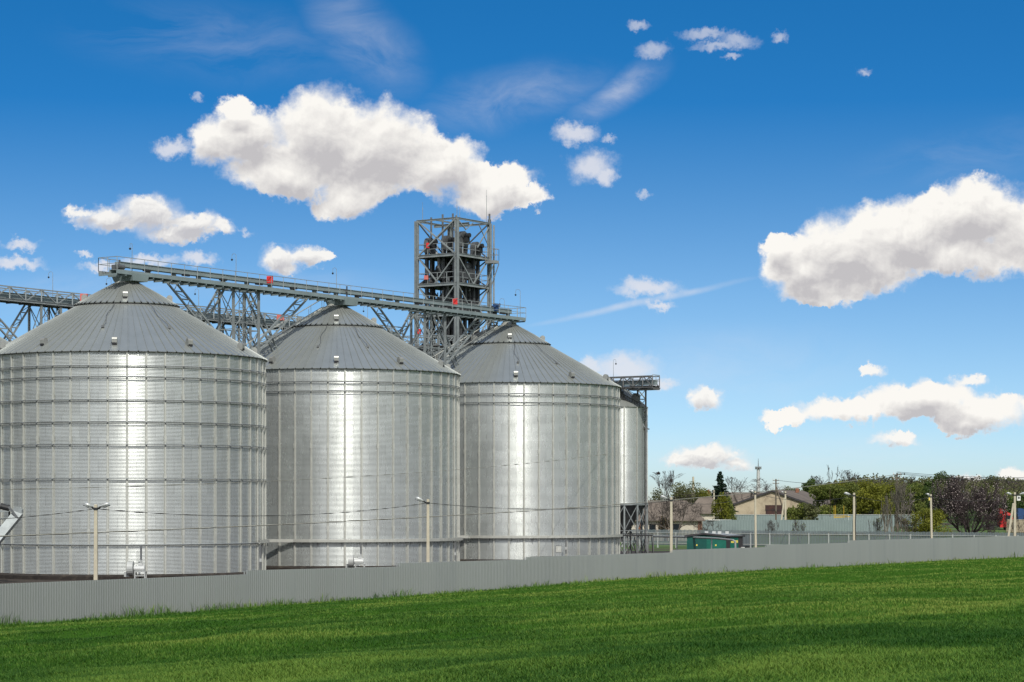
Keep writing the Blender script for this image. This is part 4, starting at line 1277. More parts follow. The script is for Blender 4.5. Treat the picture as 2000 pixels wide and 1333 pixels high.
# low pipe rack beside its feet
pk = thing('pipe_rack', 'low dark pipe rack with hanging cables at the foot of the slim silo', 'pipe rack', (14.5, 232, 0))
ra = at(1209, 1046, 232); rb_ = at(1276, 1046, 232)
part('rack', MB().beam(ra, rb_, .5, .14).beam(ra + UP * .16, rb_ + UP * .16, .06), M['black'], pk, world=True)
for f_ in (.25, .55, .85, 1.0): part('leg', MB().beam(ra.lerp(rb_, f_), Vector((ra.lerp(rb_, f_).x, 232, -.3)), .1), M['steel_dark'], pk, world=True)
for i, f_ in enumerate((.3, .45, .62, .75, .93)):
    p_ = ra.lerp(rb_, f_)
    part('drop_cable', MB().tube([p_, p_ + Vector((.05, -.3, -.2)), p_ + Vector((.12 * (-1) ** i, -.32, -.9)), p_ + Vector((.2, -.2, -1.9))], .05, 5), M['black'], pk, world=True)
# gas pipe on posts in front of the substation
gp = thing('gas_pipe', 'grey pipe on posts running from the pipe rack past the green substation', 'pipe', at(1350, 1080, 198))
pts = [at(1276, 1048, 214), at(1330, 1049, 206), at(1400, 1052, 199), at(1432, 1055.5, 196.5), at(1436, 1058, 196.3), at(1436.5, 1075, 196.3)]
part('pipe', MB().tube(pts, .09, 8), M['roof_grey'], gp, world=True)
for px_, Yd in ((1322, 207), (1390, 200)):
    p_ = at(px_, 1050, Yd); part('post', MB().beam(p_, Vector((p_.x, p_.y, -.3)), .11), M['roof_grey'], gp, world=True)

# ------------------------------------------------------------------ fans, loading chute, control box at the silo feet
def fan(c_, ang, lab):
    t_ = thing('aeration_fan', lab, 'fan', c_, ang, 'aeration fans at the silo feet')
    ol = [(math.cos(R(a_)) * .52, .62 + math.sin(R(a_)) * .52) for a_ in range(0, 360, 18)]
    part('scroll_housing', MB().prism(ol, -.2, .2, (-.25, 0, 0), Vector((0, 1, 0)), UP, Vector((1, 0, 0))), M['fan_grey'], t_, True if False else False)
    part('outlet', MB().box((-.52, .1, .22), (.36, .4, .36)), M['fan_grey'], t_)
    part('motor', MB().tube([(.0, 0, .62), (.75, 0, .62)], .24, 12).box((.45, 0, .92), (.3, .2, .14)), M['lamp'], t_)
    fr_ = MB()
    for x_ in (.1, .8):
        for y_ in (-.3, .3): fr_.beam((x_, y_, -.1), (x_, y_, .42), .08)
    fr_.box((.45, 0, .4), (.8, .7, .07)).beam((.1, -.3, .12), (.8, -.3, .12), .06)
    part('stand', fr_, M['fan_grey'], t_)
    return t_


fan(Vector((gx(262, 162.6).x, 162.6, .05)), 0, 'white aeration fan with motor at the foot of the ringed silo')
fan(Vector((gx(692, 184.2).x, 184.2, .0)), 0, 'white aeration fan with motor at the foot of the middle silo')
for px_, Yd, y0, y1, lab in ((275.5, 163.8, 1065, 1118, 'vertical cable conduit dropping to the fan of the ringed silo'), (705, 185.2, 1062, 1100, 'vertical cable conduit dropping to the fan of the middle silo'), (1105.5, 207.6, 1054, 1082, 'vertical cable conduit with pale switch at the farthest big silo'),
                             (509, 168.5, 1066, 1112, 'vertical cable conduit at the right edge of the ringed silo'), (889, 190.5, 1061, 1095, 'vertical cable conduit at the right edge of the middle silo')):
    a_ = at(px_, y0, Yd); b_ = at(px_, y1, Yd); b_.x = a_.x
    t_ = thing('cable_conduit', lab, 'conduit', b_, 0, 'cable conduits on the silo walls')
    part('conduit', MB().beam(a_, b_, .13, .10), M['duct_grey'], t_, world=True)
    part('junction_box', MB().box(a_.lerp(b_, .62), (.16, .16, .24)), M['fan_grey'], t_, world=True)
cbx = at(1091, 1073, 206.0)
t_ = thing('control_box', 'square grey control box with white symbol on the farthest big silo', 'control box', cbx)
part('case', MB().box(cbx, (.56, .25, .64)), M['ring'], t_, world=True)
part('door', MB().box(cbx - Vector((0, .14, 0)), (.48, .03, .56)), M['stiff'], t_, world=True)
part('symbol', MB().box(cbx + Vector((0, -.165, .03)), (.05, .012, .24)).box(cbx + Vector((.03, -.165, .1)), (.05, .012, .07)), M['white'], t_, world=True)
# loading chute and platform cut by the left picture edge
lc = thing('loading_chute', 'sloping sheet-metal loading chute in front of the ringed silo at the left picture edge', 'chute', at(10, 1090, 157))
a_ = at(36, 1003, 158); b_ = at(-70, 1132, 154)
d_ = (b_ - a_).normalized()
part('trough', MB().beam(a_, b_, .62, .5, Vector((0, -1, .2))), M['steel'], lc, world=True)
part('head', MB().prism([(-.28, -.35), (.3, -.3), (.34, .15), (.14, .38), (-.14, .35), (-.3, .07)], -.27, .27, a_ + Vector((-.05, 0, .1)), Vector((1, 0, 0)), UP, Vector((0, 1, 0))), M['steel'], lc, world=True)
part('clamp', MB().beam(a_ + Vector((-.55, -.5, .45)), a_ + Vector((.1, -.5, -.4)), .14), M['duct_grey'], lc, world=True)
part('motor', MB().tube([a_ + Vector((-.6, -.1, .35)), a_ + Vector((-1.2, -.1, .5))], .22, 10), M['black'], lc, world=True)
lp_ = thing('loading_platform', 'small railed steel platform beside the loading chute at the left picture edge', 'platform', at(0, 1090, 159))
pa = [at(-60, 1028, 161), at(18, 1028, 161), at(18, 1028, 159), at(-60, 1028, 159)]
part('deck', MB().beam((pa[0] + pa[3]) / 2, (pa[1] + pa[2]) / 2, 2, .14), M['steel'], lp_, world=True)
z_ = pa[0].z
part('railing', handrail(MB(), [Vector((p_.x, p_.y, 0)) for p_ in pa], z_, z_ + 1.05, .9, .05), M['steel'], lp_, world=True)
for p_ in (pa[0].lerp(pa[1], .62), pa[3].lerp(pa[2], .62)): part('leg', MB().beam(p_, Vector((p_.x, p_.y, -.3)), .08), M['steel'], lp_, world=True)
# ------------------------------------------------------------------ lamp posts and wires
def lamp_post(px_, off, ytop, width, lamps, lab, Yd=None, brace=False, box=False, grp='concrete lamp posts along the inside of the fence', lean=0):
    b_ = gx(px_, fpt(px_, 0).y + off / .5) if Yd is None else gx(px_, Yd)
    if Yd is not None: b_.z = ground_z(b_.x, b_.y)
    Yv = b_.y; tp_ = at(px_, ytop, Yv); tp_.y = Yv
    tp_.x = (px_ - 1000) / F * Yv
    t_ = thing('lamp_post', lab, 'lamp post', (b_.x, b_.y, b_.z - .3), 0, grp)
    b_ = Vector((b_.x + lean, b_.y, b_.z - .3)); h_ = width / F * Yv
    mb = MB(); n_ = 4
    vs = []
    for c_, k_ in ((b_, 1.25), (tp_, .92)):
        for i, j in ((-1, -.85), (-.85, -1), (.85, -1), (1, -.85), (1, .85), (.85, 1), (-.85, 1), (-1, .85)): vs.append(c_ + Vector((i * h_ / 2 * k_, j * h_ / 2 * k_, 0)))
    mb.add(vs, [tuple(range(8))[::-1], tuple(range(8, 16))] + [(i, (i + 1) % 8, 8 + (i + 1) % 8, 8 + i) for i in range(8)])
    part('pole', mb, M['concrete'], t_, world=True)
    cl = tp_ - UP * h_ * 1.3
    part('clamp', MB().box(cl, (h_ * 1.25, h_ * 1.25, .12)), M['black'], t_, world=True)
    for sg, L_, rise in lamps:
        arm_end = cl + Vector((sg * L_ * .45, -.12, rise * .4))
        head = cl + Vector((sg * L_, -.25, rise))
        ar = part('lamp_arm', MB().tube([cl + Vector((sg * h_ * .4, 0, 0)), cl + Vector((sg * L_ * .25, -.06, rise * .12)), arm_end], .045, 6), M['black'], t_, world=True)
        d_ = (head - arm_end); ln = d_.length; d_.normalize()
        sd = d_.cross(UP).normalized(); up_ = sd.cross(d_)
        hm = MB(); prof = [(0, .05, .05), (.2, .09, .07), (.45, .15, .10), (.8, .15, .09), (1.0, .05, .04)]
        vs = []
        for f_, w_, hh in prof:
            c_ = arm_end + d_ * (ln * 1.25 * f_)
            for k_ in range(8):
                a_ = 2 * math.pi * k_ / 8; vs.append(c_ + sd * (math.cos(a_) * w_) + up_ * (math.sin(a_) * hh))
        hm.add(vs, [(i * 8 + k_, i * 8 + (k_ + 1) % 8, (i + 1) * 8 + (k_ + 1) % 8, (i + 1) * 8 + k_) for i in range(4) for k_ in range(8)] + [tuple(range(8))[::-1], tuple(range(32, 40))])
        hd_ = part('lamp_head', hm, M['lamp'], t_, True, world=True)
        c_ = arm_end + d_ * ln * .78 - up_ * .085
        part('lamp_glass', MB().beam(c_ - d_ * .2, c_ + d_ * .2, .18, .05, up_), M['roof_grey'], hd_, world=True)
    if brace:
        part('brace_pole', MB().beam(tp_ - UP * 1.1 - Vector((h_ * .6, 0, 0)), Vector((b_.x - .95, b_.y + .1, b_.z)), h_ * .95, h_ * .9), M['concrete'], t_, world=True)
    if box:
        c_ = tp_ + Vector((.33, -.25, -.6))
        bx = part('meter_box', MB().box(c_, (.34, .25, .48)), M['white'], t_, world=True)
        part('meter_window', MB().box(c_ + Vector((.0, -.135, .05)), (.16, .02, .2)), M['dark_trim'], bx, world=True)
    return tp_ - UP * h_ * 1.3


G_ = {}
G_[1] = lamp_post(187, 3.0, 985.5, 6.6, [(-1, .42, .22), (1, .62, .24)], 'two-armed lamp post standing before the ringed silo')
G_[2] = lamp_post(836, 2.0, 975.5, 5.6, [(-1, .62, .28)], 'lamp post standing before the right half of the middle silo')
G_[3] = lamp_post(1311, 2.0, 971.5, 4.8, [(-1, .68, .30)], 'lamp post between the slim silo and the green substation')
G_[4] = lamp_post(1475, 2.0, 960, 3.7, [(-1, .32, .22)], 'lamp post just right of the green substation', lean=.06)
G_[5] = lamp_post(1668, 2.0, 963, 4.2, [(-1, .75, .22)], 'lamp post before the big green bushes, with a cable hanging down its right side')
G_[6] = lamp_post(1818, 2.0, 966, 3.6, [(-1, .36, .26)], 'lamp post beside the round yellow-green bush, with a small pale box', lean=.12)
G_[7] = lamp_post(1982, 2.0, 962, 4.2, [(-1, .75, .22), (1, 1.0, .24)], 'braced two-armed lamp post at the right picture edge carrying a white box', brace=True, box=True)
lamp_post(1394.5, 0, 958, 2.6, [(-1, .7, .25)], 'distant lamp post rising from the end of the far blue-grey fence', Yd=384)
lamp_post(1534, 0, 960, 3.2, [(-1, .6, .3)], 'distant lamp post with slanting brace beside the barn door', Yd=388, brace=True)


def sag(p_, q_, d_, n_=24):
    return [p_.lerp(q_, i / n_) - UP * d_ * 4 * (i / n_) * (1 - i / n_) for i in range(n_ + 1)]


def wire(p_, q_, d_, r_, m_, lab):
    mb = MB().tube(sag(p_, q_, d_), r_, 5)
    solo('overhead_wire', mb, M[m_], lab, 'wire', loc=(p_ + q_) / 2)


wire(fpt(-330, -3) + UP * 4.6, G_[1], .35, .016, 'wire', 'dark sagging cable reaching the two-armed lamp post from the left picture edge')
wire(G_[1], G_[2], .55, .018, 'wire', 'dark sagging cable slung between the lamp posts of the ringed and middle silo')
wire(G_[2], G_[3], .50, .018, 'wire', 'dark sagging cable from the middle silo lamp post to the one near the slim silo')
for i, lab in ((3, 'thin cable over the green substation between its two lamp posts'), (4, 'thin cable between the substation lamp post and the one before the green bushes'), (5, 'thin cable between the lamp posts before the green bushes and beside the yellow-green bush'), (6, 'thin cable between the yellow-green bush lamp post and the braced one')):
    wire(G_[i], G_[i + 1], .5, .014, 'wire', lab)
wire(at(-60, 1050, 115), at(1752, 927, 315), 1.0, .035, 'wire_pale', 'thick pale service cable crossing low in front of all the silos towards the woodland pole')
wire(at(-60, 958, 110), at(1203, 885, 215.6), .6, .014, 'wire_pale', 'thin pale wire crossing the silos above the lamp posts')
for k_, (ya, yb) in enumerate(((922, 931), (924, 937), (926, 940))):
    wire(at(1752, ya, 315), at(2120, yb, 270), .4, .025, 'wire', ('uppermost', 'middle', 'lowest')[k_] + ' of the three wires running right from the woodland pole')
wire(at(1516, 938, 392), at(1752, 930, 315), .8, .03, 'wire', 'wire sagging from the wooden barn pole to the woodland pole')
mb = MB().tube([G_[5] + Vector((.1, -.1, -.1)), G_[5] + Vector((.16, -.12, -.6)), G_[5] + Vector((.10, -.12, -2.2)), G_[5] + Vector((.14, -.12, -4.6))], .035, 5)
solo('hanging_cable', mb, M['black'], 'black cable hanging down the lamp post before the green bushes', 'cable', loc=G_[5])
mb = MB().box(at(1815, 975, fpt(1818, -2.3).y), (.12, .14, .25))
solo('junction_box', mb, M['sign'], 'small pale yellow box strapped to the lamp post beside the yellow-green bush', 'junction box', loc=at(1815, 975, fpt(1818, -2.3).y))

# ------------------------------------------------------------------ picket fence in the yard
PA = Vector((gx(1215, 286).x, 286, 0)); PB = Vector((gx(2080, 252).x, 252, 0))
pd = (PB - PA).normalized(); pl = (PB - PA).length; pn = Vector((pd.y, -pd.x, 0))
pf = thing('picket_fence', 'grey metal picket fence with pale posts crossing the yard behind the substation', 'fence', PA)
npst = int(pl / 2.62)
for k_ in range(npst + 1):
    p_ = PA + pd * (2.62 * k_)
    part('post', MB().beam(p_ - UP * .3, p_ + UP * 1.66, .13, .13, pn), M['post_white'], pf, world=True)
mb = MB()
for z_ in (.28, 1.55): mb.beam(PA + UP * z_ + pn * .03, PB + UP * z_ + pn * .03, .04, .06)
part('rail', mb, M['post_white'], pf, world=True)
mb = MB(); n_ = int(pl / .2)
for k_ in range(n_):
    p_ = PA + pd * (.2 * k_ + .08) - pn * .02
    zt = 1.95 + .03 * math.sin(k_ * 1.7)
    mb.beam(p_ + UP * .05, p_ + UP * zt, .15, .02, pn)
part('pickets', mb, M['picket'], pf, world=True)
part('gate_leaf', MB().box(at(1459, 1055, 276.5), (1.5, .08, 2.0), pd), M['dark_trim'], pf, world=True, label='dark gate leaf beside the substation')


def sheet_wall(name, pts, zt, zb, m_, lab, pitch=.25, posts=None):
    t_ = thing(name, lab, 'fence', pts[0])
    for p_, q_ in zip(pts[:-1], pts[1:]):
        ln = (q_ - p_).length; n_ = int(ln / pitch); d_ = (q_ - p_).normalized(); nn = Vector((d_.y, -d_.x, 0))
        vs = []
        for k_ in range(2 * n_ + 1):
            for e_ in (0, 1):
                c_ = p_ + d_ * (ln * min(1, (k_ + .4 * e_) / (2 * n_))) + nn * (.04 * (k_ % 2))
                vs += [(c_.x, c_.y, zb), (c_.x, c_.y, zt)]
        part('sheet_panel', MB().add(vs, [(2 * k_, 2 * k_ + 2, 2 * k_ + 3, 2 * k_ + 1) for k_ in range(len(vs) // 2 - 1)]), M[m_], t_, world=True)
        if posts:
            for k_ in range(int(ln / posts) + 1):
                c_ = p_ + d_ * (posts * k_) + nn * .08
                part('post', MB().beam(Vector((c_.x, c_.y, zb)), Vector((c_.x, c_.y, zt + .05)), .12), M['post_white'], t_, world=True)
            part('rail', MB().beam(Vector((p_.x, p_.y, zt)) + nn * .06, Vector((q_.x, q_.y, zt)) + nn * .06, .08), M['post_white'], t_, world=True)
    return t_


sheet_wall('sheet_fence', [gx(1372, 372), gx(1745, 366)], 2.45, -.1, 'fence_blue', 'plain blue-grey sheet fence behind the picket fence and the bare saplings')
sheet_wall('sheet_fence', [gx(1352, 432), gx(1800, 428)], 2.95, .2, 'fence_blue', 'far pale blue-grey sheet fence with light posts in front of the barn', .3, 2.9 * 2)
mb = MB().beam(at(1383, 1016, 371.6), at(1429, 1016, 371.4), .18, .12)
solo('white_pipe', mb, M['white'], 'short white pipe lying along the near blue-grey fence top', 'pipe', loc=at(1406, 1016, 371.5))

# ------------------------------------------------------------------ green substation
S0 = Vector((gx(1418, 203).x, 203, -.2)); dl = Vector((-.985, .17, 0)).normalized(); dr = Vector((.62, .78, 0)).normalized()
LL, LR, SH = 3.45, 2.7, 2.58
ss = thing('substation', 'dark green sheet-metal transformer substation with white roof vents behind the fence', 'substation', S0)
S = lambda a_, b_, z_: S0 + dl * a_ + dr * b_ + UP * z_
part('wall', MB().add([S(0, 0, 0), S(LL, 0, 0), S(LL, LR, 0), S(0, LR, 0), S(0, 0, SH), S(LL, 0, SH), S(LL, LR, SH), S(0, LR, SH)], [(0, 4, 5, 1), (1, 5, 6, 2), (2, 6, 7, 3), (3, 7, 4, 0)]), M['green'], ss, world=True)
ap = .24
rf = part('roof', MB().add([S(-.12, -.15, SH), S(LL * .54, -.15, SH + ap), S(LL + .12, -.15, SH), S(-.12, LR + .15, SH), S(LL * .54, LR + .15, SH + ap), S(LL + .12, LR + .15, SH),
                            S(-.12, -.15, SH - .1), S(LL * .54, -.15, SH + ap - .12), S(LL + .12, -.15, SH - .1), S(-.12, LR + .15, SH - .1), S(LL * .54, LR + .15, SH + ap - .12), S(LL + .12, LR + .15, SH - .1)],
                           [(0, 3, 4, 1), (1, 4, 5, 2), (6, 7, 10, 9), (7, 8, 11, 10), (0, 1, 7, 6), (1, 2, 8, 7), (3, 9, 10, 4), (4, 10, 11, 5), (0, 6, 9, 3), (2, 5, 11, 8)]), M['roof_grey'], ss, world=True)
part('fascia', MB().beam(S(-.13, -.165, SH - .04), S(LL * .54, -.165, SH + ap - .05), .02, .16, UP).beam(S(LL * .54, -.165, SH + ap - .05), S(LL + .13, -.165, SH - .04), .02, .16, UP).beam(S(-.14, -.15, SH - .05), S(-.14, LR + .15, SH - .05), .02, .14), M['dark_trim'], rf, world=True)
for a_, b_ in ((2.05, .6), (1.6, 1.0), (.95, .7), (.5, 1.1)):
    c_ = S(a_, b_, SH + .27)
    v_ = part('roof_vent', MB().box(c_, (.30, .30, .24), dl), M['lamp'], rf, world=True)
    part('vent_cap', MB().box(c_ + UP * .19, (.42, .44, .05), dl), M['white'], v_, world=True) if False else None
for a0_, a1_, m_ in ((LL * .5, LL * .98, 'green_dark'), (.05, LL * .49, 'green')):
    dpn = part('door', MB().beam(S(a0_, -.02, 1.3), S(a1_, -.02, 1.3), .03, 2.1, UP), M[m_], ss, world=True)
    part('warning_sign', MB().box(S((a0_ + a1_) / 2, -.045, 1.75), (.13, .012, .14), dl), M['sign'], dpn, world=True)
    part('handle', MB().box(S(a0_ + .12, -.05, 1.2), (.05, .04, .22), dl), M['black'], dpn, world=True)
for b0_, b1_, m_ in ((.02, .62, 'dark_trim'), (1.95, 2.68, 'dark_trim')):
    part('corner_panel', MB().beam(S(-.015, b0_, 1.25), S(-.015, b1_, 1.25), .03, 2.4, UP), M[m_], ss, world=True)
for b0_, b1_ in ((.64, 1.28), (1.30, 1.93)):
    dpn = part('door', MB().beam(S(-.02, b0_, 1.25), S(-.02, b1_, 1.25), .03, 2.2, UP), M['green'], ss, world=True)
    part('warning_sign', MB().box(S(-.045, (b0_ + b1_) / 2, 2.05), (.46, .012, .22), dr), M['sign'], dpn, world=True)
    part('handle', MB().box(S(-.05, b1_ - .1, 1.2), (.05, .04, .22), dr), M['black'], dpn, world=True)
part('meter_box', MB().box(S(-.12, 2.5, 1.35), (.38, .18, .4), dr), M['white'], ss, world=True)
# ------------------------------------------------------------------ buildings beyond
def gable_house(name, lab, cat, p0, along, across, L_, Wd, he, hr, wallm_, roofm_, zb, over=.4, hip=0.0):
    """p0: front-left corner at the base; across runs along the gable, along recedes"""
    t_ = thing(name, lab, cat, p0 + UP * zb)
    H = lambda a_, b_, z_: p0 + across * a_ + along * b_ + UP * (zb + z_)
    part('wall', MB().add([H(0, 0, -1), H(Wd, 0, -1), H(Wd, L_, -1), H(0, L_, -1), H(0, 0, he), H(Wd, 0, he), H(Wd, L_, he), H(0, L_, he), H(Wd / 2, hip, hr if not hip else he), H(Wd / 2, L_ - hip, hr if not hip else he)],
                          [(0, 4, 8, 5, 1), (1, 5, 6, 2), (2, 6, 9, 7, 3), (3, 7, 4, 0)]), M[wallm_], t_, world=True)
    o_ = over; k_ = (hr - he) / (Wd / 2); e_ = he - k_ * o_
    vs = []
    for dz in (.16, .04):
        vs += [H(-o_, -o_, e_ + dz), H(Wd / 2, -o_ + hip, hr + dz), H(Wd + o_, -o_, e_ + dz), H(-o_, L_ + o_, e_ + dz), H(Wd / 2, L_ + o_ - hip, hr + dz), H(Wd + o_, L_ + o_, e_ + dz)]
    fs = [(0, 3, 4, 1), (1, 4, 5, 2), (6, 7, 10, 9), (7, 8, 11, 10), (0, 6, 9, 3), (2, 5, 11, 8)]
    fs += [(0, 1, 7, 6), (1, 2, 8, 7), (3, 9, 10, 4), (4, 10, 11, 5)]
    if hip: fs += [(0, 1, 2), (3, 5, 4)]
    r_ = part('roof', MB().add(vs, fs), M[roofm_], t_, world=True)
    return t_, H, r_


# barn with the rusty door
bp = gx(1425.5, 452); bd = Vector((.985, .17, 0)).normalized(); ba = Vector((-.02, 1, 0)).normalized()
bt, H, rf = gable_house('barn', 'old plastered barn with a low gable and dark rusty double door', 'barn', bp, Vector((.26, .966, 0)), bd, 44, 17.2, 3.75, 6.75, 'plaster', 'asbestos', .8, .35)
part('bargeboard', MB().beam(H(-.4, -.42, 3.66), H(8.6, -.42, 6.72), .05, .34).beam(H(8.6, -.42, 6.72), H(17.6, -.42, 3.66), .05, .34), M['dark_trim'], rf, world=True)
dr_ = part('door', MB().beam(H(7.3, -.06, 1.4), H(9.05, -.06, 1.4), .08, 3.0).beam(H(9.1, -.06, 1.4), H(10.75, -.06, 1.4), .08, 3.0).beam(H(7.2, -.05, 3.4), H(10.85, -.05, 3.4), .08, 1.0), M['rust'], bt, world=True)
part('door_rail', MB().beam(H(7.2, -.12, 2.92), H(10.9, -.12, 2.92), .06, .12), M['black'], dr_, world=True)
part('chimney', MB().box(H(10.2, 24, 6.9), (.7, .7, .9)), M['brick'], rf, world=True)
# low limewashed house left of it
hp = gx(1262, 334); ht, H2, rf2 = gable_house('farmhouse', 'low limewashed house with brick corners and a sagging brown roof behind the bare tree', 'house', gx(1371, 330), Vector((-1, .03, 0)).normalized(), Vector((.05, 1, 0)).normalized(), 16, 8, 2.75, 5.3, 'limewash', 'asbestos', .1, .5, hip=2.6)
for a_ in (3.2, 6.6, 10.5, 13.4):
    f_ = part('window', MB().beam(H2(-.03, a_, 1.5), H2(-.03, a_ + .95, 1.5), .06, 1.15), M['dark_trim'], ht, world=True)
    part('pane', MB().beam(H2(-.07, a_ + .08, 1.5), H2(-.07, a_ + .87, 1.5), .03, 1.0), M['glass'], f_, world=True)
for a_ in (.02, 4.9, 8.8): part('brick_pier', MB().beam(H2(-.04, a_, 1.1), H2(-.04, a_ + .55, 1.1), .07, 3.2), M['brick'], ht, world=True)
rt, H3, rf3 = gable_house('shed', 'small house with a brown hipped roof between the bare tree and the barn', 'house', gx(1417, 392), Vector((-1, .05, 0)).normalized(), Vector((.05, 1, 0)).normalized(), 6.5, 7, 3.1, 5.6, 'limewash', 'asbestos', .4, .4, hip=2.6)
part('porch_roof', MB().beam(H3(-.9, .3, 2.9), H3(-.9, 1.9, 2.9), .9, .1), M['white'], rt, world=True)
part('window', MB().beam(H3(-.04, 1.2, 1.7), H3(-.04, 2.0, 1.7), .05, 1.0), M['dark_trim'], rt, world=True)
lt, H4, rf4 = gable_house('long_barn', 'distant long building with a grey-brown roof left behind the plastered barn', 'barn', gx(1500, 560), Vector((-1, .02, 0)).normalized(), Vector((.02, 1, 0)).normalized(), 22, 10, 3.0, 6.1, 'plaster', 'asbestos', 1.4, .5)
part('chimney', MB().box(H4(5, 14, 6.3), (.8, .8, 1.2)), M['brick'], rf4, world=True)

# yellow gas pipes on the far fence
yp = thing('gas_riser', 'orange-yellow gas pipe rising in loops over the far blue-grey fence', 'pipe', gx(1640, 425))
part('manifold', MB().beam(at(1629, 1011.5, 425), at(1661, 1009.5, 424), .12, .14).beam(at(1629, 1008.5, 425), at(1655, 1008, 424), .08, .1), M['yellow'], yp, world=True)
for px_, yt_ in ((1629, 988), (1632, 988), (1648, 988)): part('riser', MB().tube([at(px_, yt_, 425), at(px_, 1012, 425)], .04, 6), M['yellow'], yp, world=True)
part('standpipe', MB().tube([at(1621, 953, 426), at(1621, 1010, 426)], .045, 6), M['rust'], yp, world=True)

# utility poles, mast
def utility(px_, Yd, yt_, w_, m_, lab, arms=True, brace=None):
    b_ = gx(px_, Yd, ground_z(gx(px_, Yd).x, Yd) - .3); tp_ = at(px_, yt_, Yd); tp_.x = b_.x
    t_ = thing('utility_pole', lab, 'utility pole', b_)
    part('pole', MB().tube([b_, tp_], [w_ * .62, w_ * .45], 8), M[m_], t_, world=True)
    if arms:
        for dz in (.25, .75):
            ar = part('crossarm', MB().beam(tp_ - UP * dz - Vector((.55, 0, 0)), tp_ - UP * dz + Vector((.55, 0, 0)), .1, .1), M['wood'], t_, world=True)
            part('insulator', MB().tube([tp_ - UP * (dz - .08) + Vector((sg, 0, 0)) for sg in (.48,)] + [tp_ - UP * (dz - .3) + Vector((.48, 0, 0))], .06, 6).tube([tp_ - UP * (dz - .08) - Vector((.48, 0, 0)), tp_ - UP * (dz - .3) - Vector((.48, 0, 0))], .06, 6), M['white'], ar, world=True)
    if brace: part('brace_pole', MB().tube([tp_ - UP * 1.3, b_ + Vector((brace, .2, 0))], w_ * .5, 8), M[m_], t_, world=True)


utility(1515.5, 391, 936, .26, 'wood', 'wooden utility pole with crossarms standing before the barn door', True, 2.6)
utility(1354, 420, 931.5, .40, 'concrete', 'thick bare grey pole rising behind the bare trees left of the conifer', False)
utility(1752, 315, 924, .22, 'wood', 'wooden utility pole with crossarms among the pale saplings', True)
mst = thing('telecom_mast', 'distant tubular telecom mast with a round antenna platform and a thin spike', 'mast', gx(1481, 700, 3))
b_ = gx(1481, 700, 3)
part('shaft', MB().tube([Vector((b_.x, 700, 2)), at(1481, 915, 700)], [.75, .45], 10), M['post_white'], mst, world=True)
part('platform', MB().lathe([(.3, -.5), (.9, -.2), (.9, .15), (.3, .2)], 14, at(1481, 914, 700)), M['steel_dark'], mst, world=True)
for a_ in range(0, 360, 60):
    c_ = at(1481, 914.5, 700) + Vector((math.cos(R(a_)) * .85, math.sin(R(a_)) * .85, 0)); part('antenna', MB().beam(c_ - UP * .45, c_ + UP * .5, .22, .14), M['steel'], mst, world=True)
part('spike', MB().tube([at(1481, 914, 700), at(1481, 896, 700)], [.14, .05], 6), M['steel_dark'], mst, world=True)

# road vehicles cut by the right edge
def truck(lab, c_, cm, tagn):
    t_ = thing('truck', lab, 'truck', c_)
    X_ = Vector((1, 0, 0))
    cab = MB().prism([(-1.15, .6), (1.15, .6), (1.15, 2.0), (.95, 2.9), (.4, 3.12), (-1.05, 3.12), (-1.15, 2.9)], -1.2, 1.2, c_, X_, UP, Vector((0, 1, 0)))
    part('cab', cab, M[cm], t_, world=True)
    part('windscreen', MB().beam(c_ + Vector((.97, 0, 2.35)) + Vector((.09, -1, 0)), c_ + Vector((.97, 0, 2.35)) + Vector((.09, 1, 0)), .05, .8), M['glass'], t_, world=True)
    part('side_window', MB().box(c_ + Vector((.35, -1.21, 2.3)), (.95, .03, .7)), M['glass'], t_, world=True)
    part('sleeper_deflector', MB().prism([(-1.1, 3.1), (.3, 3.1), (-.2, 3.75), (-1.05, 3.85)], -1.1, 1.1, c_, X_, UP, Vector((0, 1, 0))), M[cm], t_, world=True)
    part('bumper', MB().box(c_ + Vector((1.1, 0, .65)), (.3, 2.4, .5)), M['dark_trim'], t_, world=True)
    for x_ in (.45, -2.6):
        for y_ in (-1.15, 1.15):
            wh = part('wheel', MB().tube([c_ + Vector((x_, y_ - .15, .5)), c_ + Vector((x_, y_ + .15, .5))], .5, 18), M['tyre'], t_, world=True)
            part('rim', MB().tube([c_ + Vector((x_, y_ - .17, .5)), c_ + Vector((x_, y_ + .17, .5))], .26, 12), M['dark_trim'], wh, world=True)
    part('chassis', MB().box(c_ + Vector((-1.9, 0, .85)), (4.4, .9, .3)), M['dark_trim'], t_, world=True)
    return t_


tb = gx(1963, 400, .0); truck('red truck cab behind the blossoming tree at the right edge', Vector((tb.x, 400, .35)), 'red', 0)
tb = gx(1998, 404, .0); truck('blue truck cab at the right picture edge beside the red one', Vector((tb.x, 404, .4)), 'blue', 0)
yw = thing('yard_wall', 'low cream wall in front of the trucks at the right picture edge', 'wall', gx(1990, 384))
part('panel', MB().beam(gx(1966, 385, .9), gx(2090, 380, .9), .3, 2.9), M['plaster'], yw, world=True)
part('coping', MB().beam(gx(1966, 385, 2.39), gx(2090, 380, 2.39), .4, .08), M['concrete'], yw, world=True)
